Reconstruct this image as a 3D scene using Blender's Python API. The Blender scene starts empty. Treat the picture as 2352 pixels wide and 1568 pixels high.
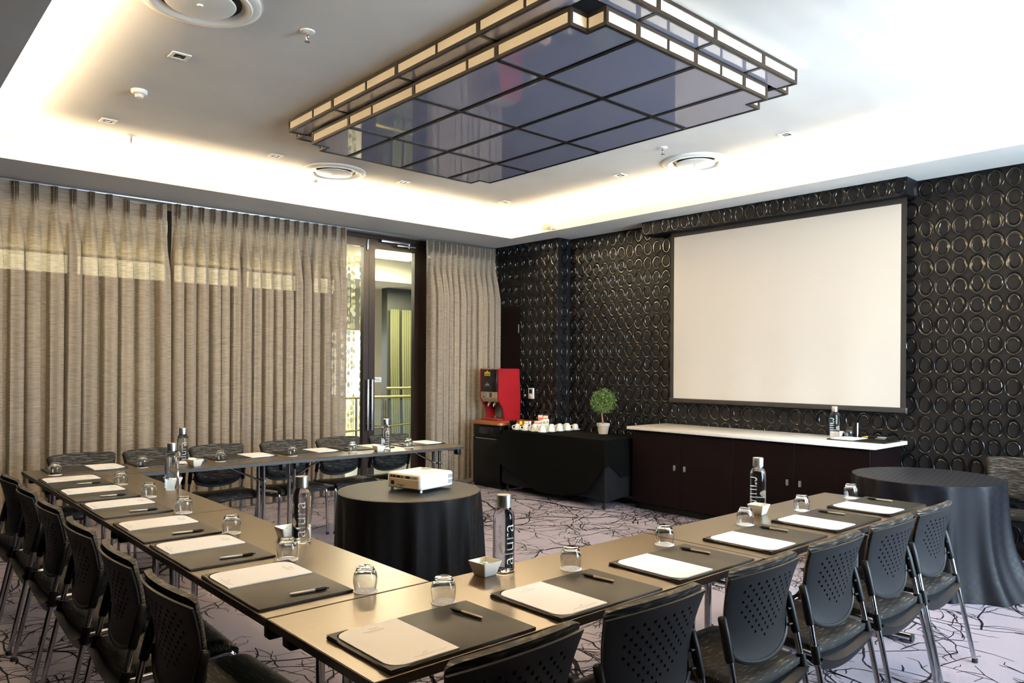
import bpy, bmesh, math, random
from mathutils import Vector, Matrix
random.seed(7)
PI = math.pi
SC = bpy.context.scene
COL = SC.collection

# ------------------------------------------------------------------ camera
HC = 1.5
YAW, ROLL = 0.840050160, 0.00620056
F_PX, CY = 1720.97, 841.387
fw = Vector((math.cos(YAW), math.sin(YAW), 0))
rt = Vector((math.sin(YAW), -math.cos(YAW), 0))
up = Vector((0, 0, 1))
r3 = rt * math.cos(ROLL) + up * math.sin(ROLL)
u3 = up * math.cos(ROLL) - rt * math.sin(ROLL)
cam_data = bpy.data.cameras.new('camera')
cam = bpy.data.objects.new('camera', cam_data)
COL.objects.link(cam)
M = Matrix.Identity(4)
for i in range(3):
    M[i][0] = r3[i]; M[i][1] = u3[i]; M[i][2] = -fw[i]
M[2][3] = HC
cam.matrix_world = M
cam_data.sensor_width = 36.0
cam_data.sensor_fit = 'HORIZONTAL'
cam_data.lens = F_PX / 2352 * 36.0
cam_data.shift_y = (CY - 784) / 2352
cam_data.clip_start = 0.05
SC.camera = cam

# ------------------------------------------------------------------ world, colour management, exposure
w = bpy.data.worlds.new('daylight'); SC.world = w; w.use_nodes = True
w.node_tree.nodes['Background'].inputs[0].default_value = (0.62, 0.76, 1.0, 1)
w.node_tree.nodes['Background'].inputs[1].default_value = 1.0
SC.view_settings.view_transform = 'Standard'
SC.view_settings.look = 'None'
SC.view_settings.exposure = 1.18
SC.view_settings.gamma = 1.0
SC.view_settings.use_curve_mapping = False
try:
    SC.cycles.use_denoising = True
    SC.cycles.max_bounces = 9
    SC.cycles.diffuse_bounces = 4
    SC.cycles.glossy_bounces = 4
    SC.cycles.transmission_bounces = 8
    SC.cycles.transparent_max_bounces = 12
    SC.cycles.caustics_refractive = True
    SC.cycles.caustics_reflective = False
    SC.cycles.sample_clamp_indirect = 5.0
    SC.cycles.blur_glossy = 0.6
except Exception:
    pass

# room dimensions (metres)
XL, XR, YN, YB = -0.5, 6.95, -0.5, 8.1       # walls
XS = 6.73                                    # stepped-forward stretch of the screen wall
ZS, ZC = 3.13, 3.38                          # soffit, coffer ceiling
CX0, CX1, CY0, CY1 = 0.70, 6.36, 0.65, 7.13  # coffer opening
TR = 0.30                                    # cove trough depth

def area(name, loc, rot, sx, sy, power, col, spread=PI):
    l = bpy.data.lights.new(name, 'AREA'); l.shape = 'RECTANGLE'
    l.size = sx; l.size_y = sy; l.energy = power; l.color = col; l.spread = spread
    o = bpy.data.objects.new(name, l); o.location = loc; o.rotation_euler = rot
    COL.objects.link(o); return o

COVE = (1.0, 0.79, 0.50)
PCOVE = 62.0    # watts per metre of cove strip
zc = ZS + 0.055
LX, LY = CX1 - CX0 + 0.4, CY1 - CY0 + 0.4
area('cove_strip_light', ((CX0+CX1)/2, CY1+0.155, zc), (PI, 0, 0), LX, 0.22, PCOVE*LX, COVE)
area('cove_strip_light', ((CX0+CX1)/2, CY0-0.155, zc), (PI, 0, 0), LX, 0.22, PCOVE*LX, COVE)
area('cove_strip_light', (CX1+0.155, (CY0+CY1)/2, zc), (PI, 0, 0), 0.22, LY, PCOVE*LY, COVE)
area('cove_strip_light', (CX0-0.155, (CY0+CY1)/2, zc), (PI, 0, 0), 0.22, LY, PCOVE*LY, COVE)
# daylight outside the two tall windows of the near wall
DAY = (0.64, 0.78, 1.0)
WINS = [(3.3, 4.8), (5.2, 6.7)]
for (a, b) in WINS:
    area('window_daylight', ((a+b)/2, YN-0.7, 1.75), (PI/2-0.24, 0, 0), b-a+0.3, 2.4, 310.0, DAY)
# foyer lamps beyond the glazed wall
FOY = (1.0, 0.90, 0.70)
area('foyer_cove_light', (4.2, 10.6, 3.30), (0, 0, 0), 7.0, 0.4, 320.0, FOY)
area('foyer_ceiling_light', (7.5, 11.6, 2.95), (0, 0, 0), 2.0, 0.6, 110.0, FOY)

# ------------------------------------------------------------------ materials
def lin(c):
    c = c/255.0
    return c/12.92 if c <= 0.04045 else ((c+0.055)/1.055)**2.4
def rgb(r, g, b): return (lin(r), lin(g), lin(b), 1)

class N:
    """tiny node helper"""
    def __init__(s, name):
        s.m = bpy.data.materials.new(name); s.m.use_nodes = True
        s.t = s.m.node_tree; s.b = s.t.nodes['Principled BSDF']; s.out = s.t.nodes['Material Output']
    def n(s, typ, **kw):
        x = s.t.nodes.new(typ)
        for k, v in kw.items():
            if k in x.inputs: x.inputs[k].default_value = v
            else: setattr(x, k, v)
        return x
    def l(s, a, b): s.t.links.new(a, b)
    def set(s, **kw):
        for k, v in kw.items(): s.b.inputs[k.replace('_', ' ')].default_value = v
        return s
    def coord(s, scale=(1, 1, 1), out='Object', rot=(0, 0, 0)):
        tc = s.n('ShaderNodeTexCoord'); mp = s.n('ShaderNodeMapping')
        mp.inputs['Scale'].default_value = scale; mp.inputs['Rotation'].default_value = rot
        s.l(tc.outputs[out], mp.inputs[0]); return mp.outputs[0]
    def noise(s, vec, scale, detail=3, rough=0.5):
        x = s.n('ShaderNodeTexNoise'); x.inputs['Scale'].default_value = scale
        x.inputs['Detail'].default_value = detail; x.inputs['Roughness'].default_value = rough
        if vec is not None: s.l(vec, x.inputs['Vector'])
        return x.outputs['Fac']
    def ramp(s, fac, stops):
        x = s.n('ShaderNodeValToRGB'); e = x.color_ramp.elements
        while len(e) < len(stops): e.new(0.5)
        for el, (p, c) in zip(e, stops): el.position = p; el.color = c
        s.l(fac, x.inputs[0]); return x.outputs[0]
    def bump(s, h, strength=0.2, dist=0.002):
        x = s.n('ShaderNodeBump'); x.inputs['Strength'].default_value = strength
        x.inputs['Distance'].default_value = dist
        s.l(h, x.inputs['Height']); s.l(x.outputs[0], s.b.inputs['Normal']); return x
def grey(v): return (v, v, v, 1)

def plain(name, col, rough=0.5, metal=0.0, spec=0.5, grain=None, gstr=0.05):
    q = N(name).set(Base_Color=col, Roughness=rough, Metallic=metal, Specular_IOR_Level=spec)
    if grain:
        q.bump(q.noise(q.coord(), grain, 3), gstr, 0.001)
    return q.m

MT = {}
# painted plaster with faint trowel unevenness
q = N('ceiling_paint').set(Roughness=0.75, Specular_IOR_Level=0.3)
q.l(q.ramp(q.noise(q.coord((1, 1, 1)), 1.2, 4), [(0.3, rgb(198, 194, 189)), (0.7, rgb(209, 206, 201))]), q.b.inputs['Base Color'])
q.bump(q.noise(q.coord((0.6, 2.2, 1)), 1.6, 2), 0.25, 0.03); MT['ceil'] = q.m
MT['white'] = plain('white_enamel', rgb(225, 222, 216), 0.4)
MT['offwhite_plastic'] = plain('white_plastic', rgb(226, 224, 220), 0.35)
MT['wallplain'] = plain('plain_wall_paint', rgb(176, 168, 156), 0.7, grain=40)
# wallpaper ground and its glossy embossed rings
q = N('wallpaper_ground').set(Roughness=0.5, Specular_IOR_Level=0.14)
q.l(q.ramp(q.noise(q.coord(), 320, 2), [(0.35, rgb(17, 16, 18)), (0.7, rgb(25, 24, 26))]), q.b.inputs['Base Color'])
q.bump(q.noise(q.coord(), 500, 2), 0.25, 0.0008); MT['paper'] = q.m
q = N('wallpaper_ring_gloss').set(Base_Color=rgb(12, 12, 13), Roughness=0.17, Specular_IOR_Level=0.42)
MT['ring'] = q.m
# carpet pile and dark woven branches
q = N('carpet_pile').set(Roughness=0.95, Specular_IOR_Level=0.1)
q.l(q.ramp(q.noise(q.coord(), 260, 3), [(0.3, rgb(116, 111, 120)), (0.7, rgb(140, 134, 145))]), q.b.inputs['Base Color'])
q.bump(q.noise(q.coord(), 600, 2), 0.6, 0.003); MT['carpet'] = q.m
q = N('carpet_branch').set(Roughness=0.95, Specular_IOR_Level=0.1)
q.l(q.ramp(q.noise(q.coord(), 260, 3), [(0.3, rgb(20, 19, 24)), (0.7, rgb(32, 30, 38))]), q.b.inputs['Base Color'])
q.bump(q.noise(q.coord(), 600, 2), 0.6, 0.003); MT['branch'] = q.m
# linen curtain, slubbed, partly see-through
def linen(name, ca, cb, cc):
    q = N(name)
    s1 = q.noise(q.coord((11, 11, 330)), 1.0, 5, 0.6)
    s2 = q.noise(q.coord((300, 300, 300)), 1.0, 2)
    mx = q.n('ShaderNodeMath', operation='ADD'); q.l(s1, mx.inputs[0])
    m2 = q.n('ShaderNodeMath', operation='MULTIPLY'); q.l(s2, m2.inputs[0]); m2.inputs[1].default_value = 0.35
    q.l(m2.outputs[0], mx.inputs[1])
    col = q.ramp(mx.outputs[0], [(0.44, ca), (0.62, cb), (0.85, cc)])
    d = q.n('ShaderNodeBsdfDiffuse'); tr = q.n('ShaderNodeBsdfTranslucent'); tp = q.n('ShaderNodeBsdfTransparent')
    tp.inputs[0].default_value = (1.0, 0.93, 0.75, 1)
    q.l(col, d.inputs[0]); q.l(col, tr.inputs[0])
    a = q.n('ShaderNodeMixShader'); a.inputs[0].default_value = 0.22
    q.l(d.outputs[0], a.inputs[1]); q.l(tr.outputs[0], a.inputs[2])
    b = q.n('ShaderNodeMixShader')
    mr = q.n('ShaderNodeMapRange'); q.l(mx.outputs[0], mr.inputs[0])
    mr.inputs[1].default_value = 0.4; mr.inputs[2].default_value = 0.95
    mr.inputs[3].default_value = 0.015; mr.inputs[4].default_value = 0.10
    q.l(mr.outputs[0], b.inputs[0]); q.l(a.outputs[0], b.inputs[1]); q.l(tp.outputs[0], b.inputs[2])
    q.l(b.outputs[0], q.out.inputs[0]); return q.m
MT['linen'] = linen('linen_curtain', rgb(92, 84, 75), rgb(138, 127, 115), rgb(168, 156, 142))
MT['foyer_drape'] = plain('foyer_drape', rgb(92, 94, 62), 0.8, grain=60)
# dark wenge laminate
def wood(name, a, b, rough, scale=(1, 14, 14), coat=0.0, tint=(1, 1, 1, 1), spec=0.5):
    q = N(name).set(Roughness=rough, Specular_IOR_Level=spec, Specular_Tint=tint, Coat_Tint=tint, Coat_Weight=coat, Coat_Roughness=0.25)
    v = q.coord(scale)
    q.l(q.ramp(q.noise(v, 9, 5, 0.6), [(0.35, a), (0.65, b)]), q.b.inputs['Base Color'])
    q.bump(q.noise(v, 60, 2), 0.06, 0.0006); return q.m
MT['wenge'] = wood('wenge_laminate', rgb(40, 31, 22), rgb(52, 40, 29), 0.30, coat=0.2, tint=(1.0, 0.84, 0.56, 1))  # warm tint puts the gold of reflected cove light into the gloss
MT['wenge_edge'] = wood('wenge_edging', rgb(28, 22, 20), rgb(38, 30, 27), 0.42)
MT['mahogany'] = wood('dark_mahogany', rgb(9, 4, 5), rgb(15, 6, 7), 0.45, (10, 10, 1), spec=0.10)
MT['doorwood'] = wood('door_stile_timber', rgb(22, 13, 10), rgb(36, 22, 17), 0.34, (14, 14, 1))
MT['oak'] = wood('honey_wood_top', rgb(120, 74, 40), rgb(146, 94, 54), 0.35, (1, 10, 10))
MT['stone'] = plain('white_stone_worktop', rgb(222, 216, 206), 0.25, grain=30, gstr=0.02)
MT['chrome'] = plain('chrome_tube', (0.62, 0.62, 0.66, 1), 0.12, 1.0)
MT['alu'] = plain('brushed_aluminium', (0.55, 0.55, 0.57, 1), 0.32, 1.0)
MT['satin'] = plain('satin_steel', (0.5, 0.5, 0.5, 1), 0.25, 1.0)
MT['blackmetal'] = plain('bronze_black_metal', rgb(26, 22, 18), 0.45, 0.2, 0.3)
MT['plastic'] = plain('charcoal_plastic', rgb(20, 21, 24), 0.5, spec=0.22, grain=700, gstr=0.08)
MT['blackplastic'] = plain('black_plastic', rgb(10, 10, 11), 0.42, spec=0.2)
MT['rubber'] = plain('black_rubber', rgb(12, 12, 12), 0.7)
# chair fabric with short streaks
q = N('streaked_fabric').set(Roughness=0.65, Specular_IOR_Level=0.2)
s1 = q.noise(q.coord((14, 14, 210)), 1.0, 4, 0.6)
q.l(q.ramp(s1, [(0.38, rgb(9, 8, 8)), (0.49, rgb(26, 24, 22)), (0.57, rgb(58, 54, 49)), (0.70, rgb(112, 106, 97))]), q.b.inputs['Base Color'])
q.bump(s1, 0.5, 0.002); MT['fabric'] = q.m
# the same cloth on seats: streaks lie along the seat's width
q = N('streaked_seat_fabric').set(Roughness=0.65, Specular_IOR_Level=0.2)
s1 = q.noise(q.coord((14, 190, 60)), 1.0, 4, 0.6)
q.l(q.ramp(s1, [(0.42, rgb(8, 8, 8)), (0.54, rgb(20, 18, 17)), (0.62, rgb(52, 47, 42)), (0.74, rgb(140, 132, 120))]), q.b.inputs['Base Color'])
q.bump(s1, 0.5, 0.002); MT['seatfabric'] = q.m
# black damask table linen
def damask(name, c, r1, r2, sc):
    q = N(name).set(Base_Color=c, Specular_IOR_Level=0.13, Sheen_Weight=0.01, Sheen_Roughness=0.4)
    ck = q.n('ShaderNodeTexChecker'); ck.inputs['Scale'].default_value = sc
    q.l(q.coord(rot=(0, 0, 0.6)), ck.inputs['Vector'])
    mr = q.n('ShaderNodeMapRange'); q.l(ck.outputs['Fac'], mr.inputs[0])
    mr.inputs[3].default_value = r1; mr.inputs[4].default_value = r2
    q.l(mr.outputs[0], q.b.inputs['Roughness'])
    q.bump(q.noise(q.coord(), 400, 2), 0.25, 0.0008); return q.m
MT['blackcloth'] = damask('black_damask', rgb(5, 5, 7), 0.52, 0.58, 34)
MT['navycloth'] = damask('dark_navy_damask', rgb(9, 9, 15), 0.46, 0.53, 34)
MT['mattcloth'] = plain('matt_black_cloth', rgb(6, 6, 6), 0.9, spec=0.04, grain=300, gstr=0.3)
MT['skirt'] = plain('charcoal_underskirt', rgb(17, 18, 21), 0.8, spec=0.06, grain=300, gstr=0.3)
MT['leather'] = plain('black_brown_leather', rgb(22, 20, 17), 0.5, spec=0.14, grain=420, gstr=0.35)
MT['leather_edge'] = plain('black_leather_edge', rgb(24, 22, 22), 0.45)
MT['paperwhite'] = plain('white_paper', rgb(250, 246, 243), 0.8)
MT['print'] = plain('faint_grey_print', rgb(196, 192, 188), 0.8)
MT['china'] = plain('glazed_white_china', rgb(228, 222, 208), 0.15)
MT['terracotta'] = plain('pale_stoneware', rgb(176, 162, 148), 0.8, grain=60, gstr=0.3)
MT['bark'] = plain('topiary_bark', rgb(120, 92, 70), 0.85, grain=80, gstr=0.4)
q = N('topiary_leaf').set(Roughness=0.5)
q.l(q.ramp(q.noise(q.coord(), 38, 2), [(0.3, rgb(40, 62, 22)), (0.55, rgb(74, 102, 38)), (0.75, rgb(120, 140, 64))]), q.b.inputs['Base Color']); MT['leaf'] = q.m
MT['pebble'] = plain('white_pebble', rgb(215, 210, 205), 0.7)
MT['red'] = plain('red_enamel', rgb(138, 18, 25), 0.35)
MT['panelblack'] = plain('glossy_black_panel', rgb(26, 22, 22), 0.18)
MT['champagne'] = plain('champagne_plastic', rgb(158, 146, 126), 0.4, 0.3)
MT['greyinner'] = plain('grey_inner_shell', rgb(140, 142, 148), 0.45)
MT['gold'] = plain('yellow_badge', rgb(206, 170, 36), 0.4)
MT['yellow'] = plain('yellow_sachet', rgb(240, 200, 40), 0.6)
MT['sachetwhite'] = plain('white_sachet', rgb(236, 230, 224), 0.6)
MT['orange'] = plain('orange_box_card', rgb(206, 76, 36), 0.6)
MT['teacard'] = plain('tea_packet_card', rgb(216, 190, 160), 0.6)
MT['teagreen'] = plain('green_tea_label', rgb(150, 168, 50), 0.6)
MT['mint'] = plain('pale_mint_wrap', rgb(196, 222, 200), 0.3)
MT['darkscreen'] = plain('dark_display', rgb(34, 36, 40), 0.2)
MT['brassrail'] = plain('brass_rail', rgb(190, 170, 96), 0.3, 0.8)
MT['screenwhite'] = plain('matt_white_screen', rgb(188, 182, 174), 0.9)
MT['blackfelt'] = plain('black_screen_border', rgb(26, 22, 20), 0.8)
MT['lettering'] = plain('frosted_lettering', rgb(225, 224, 220), 0.6)
MT['letterdark'] = plain('dark_lettering', rgb(40, 34, 20), 0.6)
MT['shell'] = plain('shell_disc', rgb(226, 214, 176), 0.35)
MT['foyerwall'] = plain('foyer_cream_wall', rgb(226, 216, 188), 0.7, grain=20)
MT['foyerfloor'] = plain('foyer_dark_floor', rgb(62, 60, 50), 0.35)
MT['foyergrey'] = plain('foyer_patterned_grey', rgb(40, 42, 34), 0.6)
# glass
def glass(name, col, ior, rough=0.0):
    return N(name).set(Base_Color=col, Roughness=rough, IOR=ior, Transmission_Weight=1.0).m
MT['glass'] = glass('clear_glass', (1, 1, 1, 1), 1.45)
q = N('bottled_water').set(Base_Color=(0.98, 0.99, 1, 1), Roughness=0.0, IOR=1.34, Transmission_Weight=1.0)
q.bump(q.noise(q.coord(), 160, 2), 0.10, 0.002); MT['water'] = q.m
def sheet(name, tint, gloss=0.08):
    q = N(name)
    tp = q.n('ShaderNodeBsdfTransparent'); tp.inputs[0].default_value = tint
    gl = q.n('ShaderNodeBsdfGlossy'); gl.inputs['Roughness'].default_value = 0.01
    mx = q.n('ShaderNodeMixShader'); fr = q.n('ShaderNodeFresnel'); fr.inputs['IOR'].default_value = 1.35
    q.l(fr.outputs[0], mx.inputs[0]); q.l(tp.outputs[0], mx.inputs[1]); q.l(gl.outputs[0], mx.inputs[2])
    q.l(mx.outputs[0], q.out.inputs[0]); return q.m
MT['pane'] = sheet('window_pane_glass', (0.95, 0.97, 0.93, 1))
MT['acrylic'] = sheet('clear_acrylic', (0.95, 0.95, 0.95, 1))
q = N('smoked_mirror_acrylic').set(Base_Color=rgb(122, 120, 134), Roughness=0.03, Specular_IOR_Level=0.8, IOR=1.6)
MT['smoke'] = q.m
MT['opal'] = plain('opal_cream_glass', rgb(232, 224, 208), 0.3)
# lit surfaces that really give off light
def lamp(name, col, s):
    q = N(name); e = q.n('ShaderNodeEmission'); e.inputs[0].default_value = col; e.inputs[1].default_value = s
    q.l(e.outputs[0], q.out.inputs[0]); return q.m
MT['foyerlamp'] = lamp('foyer_cove_lamp', (1.0, 0.90, 0.68, 1), 3.2)
MT['foyerday'] = lamp('foyer_bright_window', (0.92, 0.96, 1.0, 1), 3.0)

# ------------------------------------------------------------------ mesh helpers
def T(loc=(0, 0, 0), rz=0.0, rx=0.0, ry=0.0):
    return Matrix.Translation(loc) @ Matrix.Rotation(rz, 4, 'Z') @ Matrix.Rotation(ry, 4, 'Y') @ Matrix.Rotation(rx, 4, 'X')
def new(): return bmesh.new()
def box(bm, x0, x1, y0, y1, z0, z1, bev=0.0, mi=0, seg=2, mat=None):
    M_ = Matrix.Translation(((x0+x1)/2, (y0+y1)/2, (z0+z1)/2)) @ Matrix.Diagonal((abs(x1-x0), abs(y1-y0), abs(z1-z0), 1))
    if mat is not None: M_ = mat @ M_
    g = bmesh.ops.create_cube(bm, size=1.0, matrix=M_)
    vs = g['verts']
    fs = set(f for v in vs for f in v.link_faces)
    for f in fs: f.material_index = mi
    if bev > 0:
        es = list(set(e for v in vs for e in v.link_edges))
        r = bmesh.ops.bevel(bm, geom=es, offset=bev, segments=seg, profile=0.5, affect='EDGES')
        for f in r['faces']: f.material_index = mi
    return bm
def lathe(bm, prof, seg=32, mat=None, mi=0, caps=True):
    """prof: list of (r, z); a closed profile when first == last"""
    rings = []
    for (r, z) in prof:
        if r < 1e-6:
            v = bm.verts.new((0, 0, z)); rings.append([v])
        else:
            rings.append([bm.verts.new((r*math.cos(2*PI*i/seg), r*math.sin(2*PI*i/seg), z)) for i in range(seg)])
    allv = [v for rg in rings for v in rg]
    for a, b in zip(rings, rings[1:]):
        for i in range(seg):
            j = (i+1) % seg
            if len(a) == 1 and len(b) == 1: continue
            if len(a) == 1: f = bm.faces.new((a[0], b[j], b[i])) if len(b) > 1 else None
            elif len(b) == 1: f = bm.faces.new((a[i], a[j], b[0]))
            else: f = bm.faces.new((a[i], a[j], b[j], b[i]))
            f.material_index = mi
    if mat is not None:
        bmesh.ops.transform(bm, matrix=mat, verts=allv)
    bmesh.ops.remove_doubles(bm, verts=allv, dist=1e-6)
    return bm
def tube(bm, pts, r, seg=10, mi=0, cap=True):
    pts = [Vector(p) for p in pts]
    rr = r if isinstance(r, (list, tuple)) else [r]*len(pts)
    rings = []
    prev = None
    for i, p in enumerate(pts):
        d = (pts[min(i+1, len(pts)-1)] - pts[max(i-1, 0)]).normalized()
        if prev is None:
            a = Vector((0, 0, 1)) if abs(d.z) < 0.9 else Vector((1, 0, 0))
            n = d.cross(a).normalized()
        else:
            n = (prev - d*prev.dot(d)).normalized()
        prev = n; b = d.cross(n)
        rings.append([bm.verts.new(p + (n*math.cos(2*PI*k/seg) + b*math.sin(2*PI*k/seg))*rr[i]) for k in range(seg)])
    for a, b in zip(rings, rings[1:]):
        for k in range(seg):
            f = bm.faces.new((a[k], a[(k+1) % seg], b[(k+1) % seg], b[k])); f.material_index = mi
    if cap:
        bm.faces.new(rings[0][::-1]).material_index = mi; bm.faces.new(rings[-1]).material_index = mi
    return bm
def prism(bm, poly, z0, z1, mi=0, mat=None):
    a = [bm.verts.new((x, y, z0)) for x, y in poly]; b = [bm.verts.new((x, y, z1)) for x, y in poly]
    n = len(poly)
    bm.faces.new(a[::-1]).material_index = mi; bm.faces.new(b).material_index = mi
    for i in range(n):
        bm.faces.new((a[i], a[(i+1) % n], b[(i+1) % n], b[i])).material_index = mi
    if mat is not None: bmesh.ops.transform(bm, matrix=mat, verts=a+b)
    return bm
def grid(bm, fn, nu, nv, mi=0, skip=None, closed_u=False):
    vs = [[bm.verts.new(fn(i/nu, j/nv)) for j in range(nv+1)] for i in range(nu if closed_u else nu+1)]
    L = len(vs)
    for i in range(nu):
        for j in range(nv):
            if skip and skip(i, j): continue
            f = bm.faces.new((vs[i][j], vs[(i+1) % L][j], vs[(i+1) % L][j+1], vs[i][j+1])); f.material_index = mi
    return vs
def arc(p0, p1, p2, n=6):
    p0, p1, p2 = Vector(p0), Vector(p1), Vector(p2)
    return [p0*(1-t)**2 + p1*2*t*(1-t) + p2*t*t for t in [i/n for i in range(n+1)]]
def obj(name, bm, mat, parent=None, smooth=35, fixn=True, loc=None):
    if fixn: bmesh.ops.recalc_face_normals(bm, faces=bm.faces)
    me = bpy.data.meshes.new(name); bm.to_mesh(me); bm.free()
    for m in (mat if isinstance(mat, (list, tuple)) else [mat]): me.materials.append(MT[m])
    if smooth:
        me.shade_smooth()
        try: me.set_sharp_from_angle(angle=math.radians(smooth))
        except Exception: pass
    o = bpy.data.objects.new(name, me); COL.objects.link(o)
    if parent is not None: o.parent = parent
    if loc is not None: o.location = loc
    return o
def thing(name, label, cat, loc=(0, 0, 0), rz=0.0, group=None):
    o = bpy.data.objects.new(name, None); COL.objects.link(o)
    o.empty_display_size = 0.05; o.location = loc; o.rotation_euler = (0, 0, rz)
    o['label'] = label; o['category'] = cat
    if group: o['group'] = group
    return o
def tag(o, label, cat, group=None):
    o['label'] = label; o['category'] = cat
    if group: o['group'] = group
    return o
def struct(name, bm, mat, parent=None, smooth=35):
    o = obj(name, bm, mat, parent, smooth)
    if parent is None: o['kind'] = 'structure'
    return o
KIDS = {}
def kids(o):
    return [c for c in o.children]
def dup(root, loc, rz, label, group=None):
    def rec(o, par):
        c = o.copy(); COL.objects.link(c)
        if par is not None: c.parent = par
        for ch in o.children: rec(ch, c)
        return c
    r = rec(root, None)
    r.location = loc; r.rotation_euler = (0, 0, rz); r['label'] = label
    if group: r['group'] = group
    return r
def text_bm(s, size, extrude=0.0003, align='LEFT', offset=0.0):
    cu = bpy.data.curves.new('lettering_curve', 'FONT'); cu.body = s; cu.size = size; cu.extrude = extrude
    cu.align_x = align; cu.offset = offset; cu.resolution_u = 3
    o = bpy.data.objects.new('lettering_curve', cu); COL.objects.link(o)
    dg = bpy.context.evaluated_depsgraph_get()
    me = bpy.data.meshes.new_from_object(o.evaluated_get(dg))
    bm = new(); bm.from_mesh(me)
    bpy.data.objects.remove(o); bpy.data.curves.remove(cu); bpy.data.meshes.remove(me)
    return bm

# ================================================================== SETTING
# ---- carpet: one mesh, pale pile with dark woven branches a hair above it
bm = new()
v = [bm.verts.new(p) for p in ((XL, YN, 0), (XR, YN, 0), (XR, YB+0.1, 0), (XL, YB+0.1, 0))]
bm.faces.new(v)
rb = random.Random(21)
def strip(path, widths):
    L, R_ = [], []
    for i, (x, y) in enumerate(path):
        a = path[max(i-1, 0)]; b = path[min(i+1, len(path)-1)]
        dx, dy = b[0]-a[0], b[1]-a[1]; l = math.hypot(dx, dy) or 1
        nx, ny = -dy/l, dx/l; w_ = widths[i]/2*(0.8+0.4*rb.random())
        L.append(bm.verts.new((x+nx*w_, y+ny*w_, 0.0008))); R_.append(bm.verts.new((x-nx*w_, y-ny*w_, 0.0008)))
    for i in range(len(path)-1):
        f = bm.faces.new((R_[i], R_[i+1], L[i+1], L[i])); f.material_index = 1
def branch(x, y, ang, length, w0, lvl):
    step = [0.085, 0.06, 0.045, 0.03][lvl]
    n = max(2, int(length/step)); path = [(x, y)]; ws = [w0]
    drift = rb.uniform(-0.05, 0.05)
    kids_ = []
    for i in range(n):
        ang += rb.gauss(drift, [0.16, 0.24, 0.30, 0.32][lvl])
        x += step*math.cos(ang); y += step*math.sin(ang)
        t = (i+1)/n
        path.append((x, y)); ws.append(w0*(1-0.75*t) + 0.0022)
        if lvl < 3 and rb.random() < [0.42, 0.42, 0.30][lvl]:
            kids_.append((x, y, ang + rb.choice((-1, 1))*rb.uniform(0.45, 1.15), t))
    if min(p[0] for p in path) > XR or max(p[0] for p in path) < XL: return
    path = [(min(max(px_, XL), XR-0.01), min(max(py_, YN), YB)) for px_, py_ in path]
    strip(path, ws)
    for (kx, ky, ka, t) in kids_:
        ll = [rb.uniform(0.35, 1.2), rb.uniform(0.12, 0.42), rb.uniform(0.05, 0.16)][lvl]
        kw = [rb.uniform(0.010, 0.018), rb.uniform(0.0065, 0.011), 0.0058][lvl]
        branch(kx, ky, ka, ll*(1-0.4*t), min(kw, w0*0.7), lvl+1)
for i in range(62):
    x = rb.uniform(XL, XR); y = rb.uniform(YN, YB)
    branch(x, y, rb.choice((0.2, 3.3, 1.9, 5.0))+rb.uniform(-0.5, 0.5), rb.uniform(1.2, 3.2), rb.uniform(0.016, 0.046), 0)
for i in range(420):
    branch(rb.uniform(XL, XR), rb.uniform(YN, YB), rb.uniform(0, 6.28), rb.uniform(0.4, 1.1), rb.uniform(0.006, 0.012), 1)
fl = obj('floor', bm, ['carpet', 'branch'], None, 0, fixn=False); fl['kind'] = 'structure'

# ---- ceiling: coffer, cove trough, dropped soffit
bm = new()
box(bm, XL-0.1, XR+0.1, YN-0.1, YB+0.1, ZC, ZC+0.1)
ring = [(XL-0.1, CX0-0.02, YN-0.1, YB+0.1), (CX1+0.02, XR+0.1, YN-0.1, YB+0.1), (CX0-0.02, CX1+0.02, YN-0.1, CY0-0.02), (CX0-0.02, CX1+0.02, CY1+0.02, YB+0.1)]
for (a, b, c, d) in ring: box(bm, a, b, c, d, ZS, ZS+0.04)
box(bm, XL-0.1, CX0-TR, YN-0.1, YB+0.1, ZS+0.04, ZC); box(bm, CX1+TR, XR+0.1, YN-0.1, YB+0.1, ZS+0.04, ZC)
box(bm, CX0-TR, CX1+TR, YN-0.1, CY0-TR, ZS+0.04, ZC); box(bm, CX0-TR, CX1+TR, CY1+TR, YB+0.1, ZS+0.04, ZC)
struct('ceiling', bm, 'ceil', smooth=0)
for i, (a, b, c, d) in enumerate(((CX0-0.02, CX0, CY0-0.02, CY1+0.02), (CX1, CX1+0.02, CY0-0.02, CY1+0.02), (CX0, CX1, CY0-0.02, CY0), (CX0, CX1, CY1, CY1+0.02))):
    bm = new(); box(bm, a, b, c, d, ZS, ZS+0.10); struct('trim_%d' % (i+1), bm, 'ceil', smooth=0)

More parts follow.
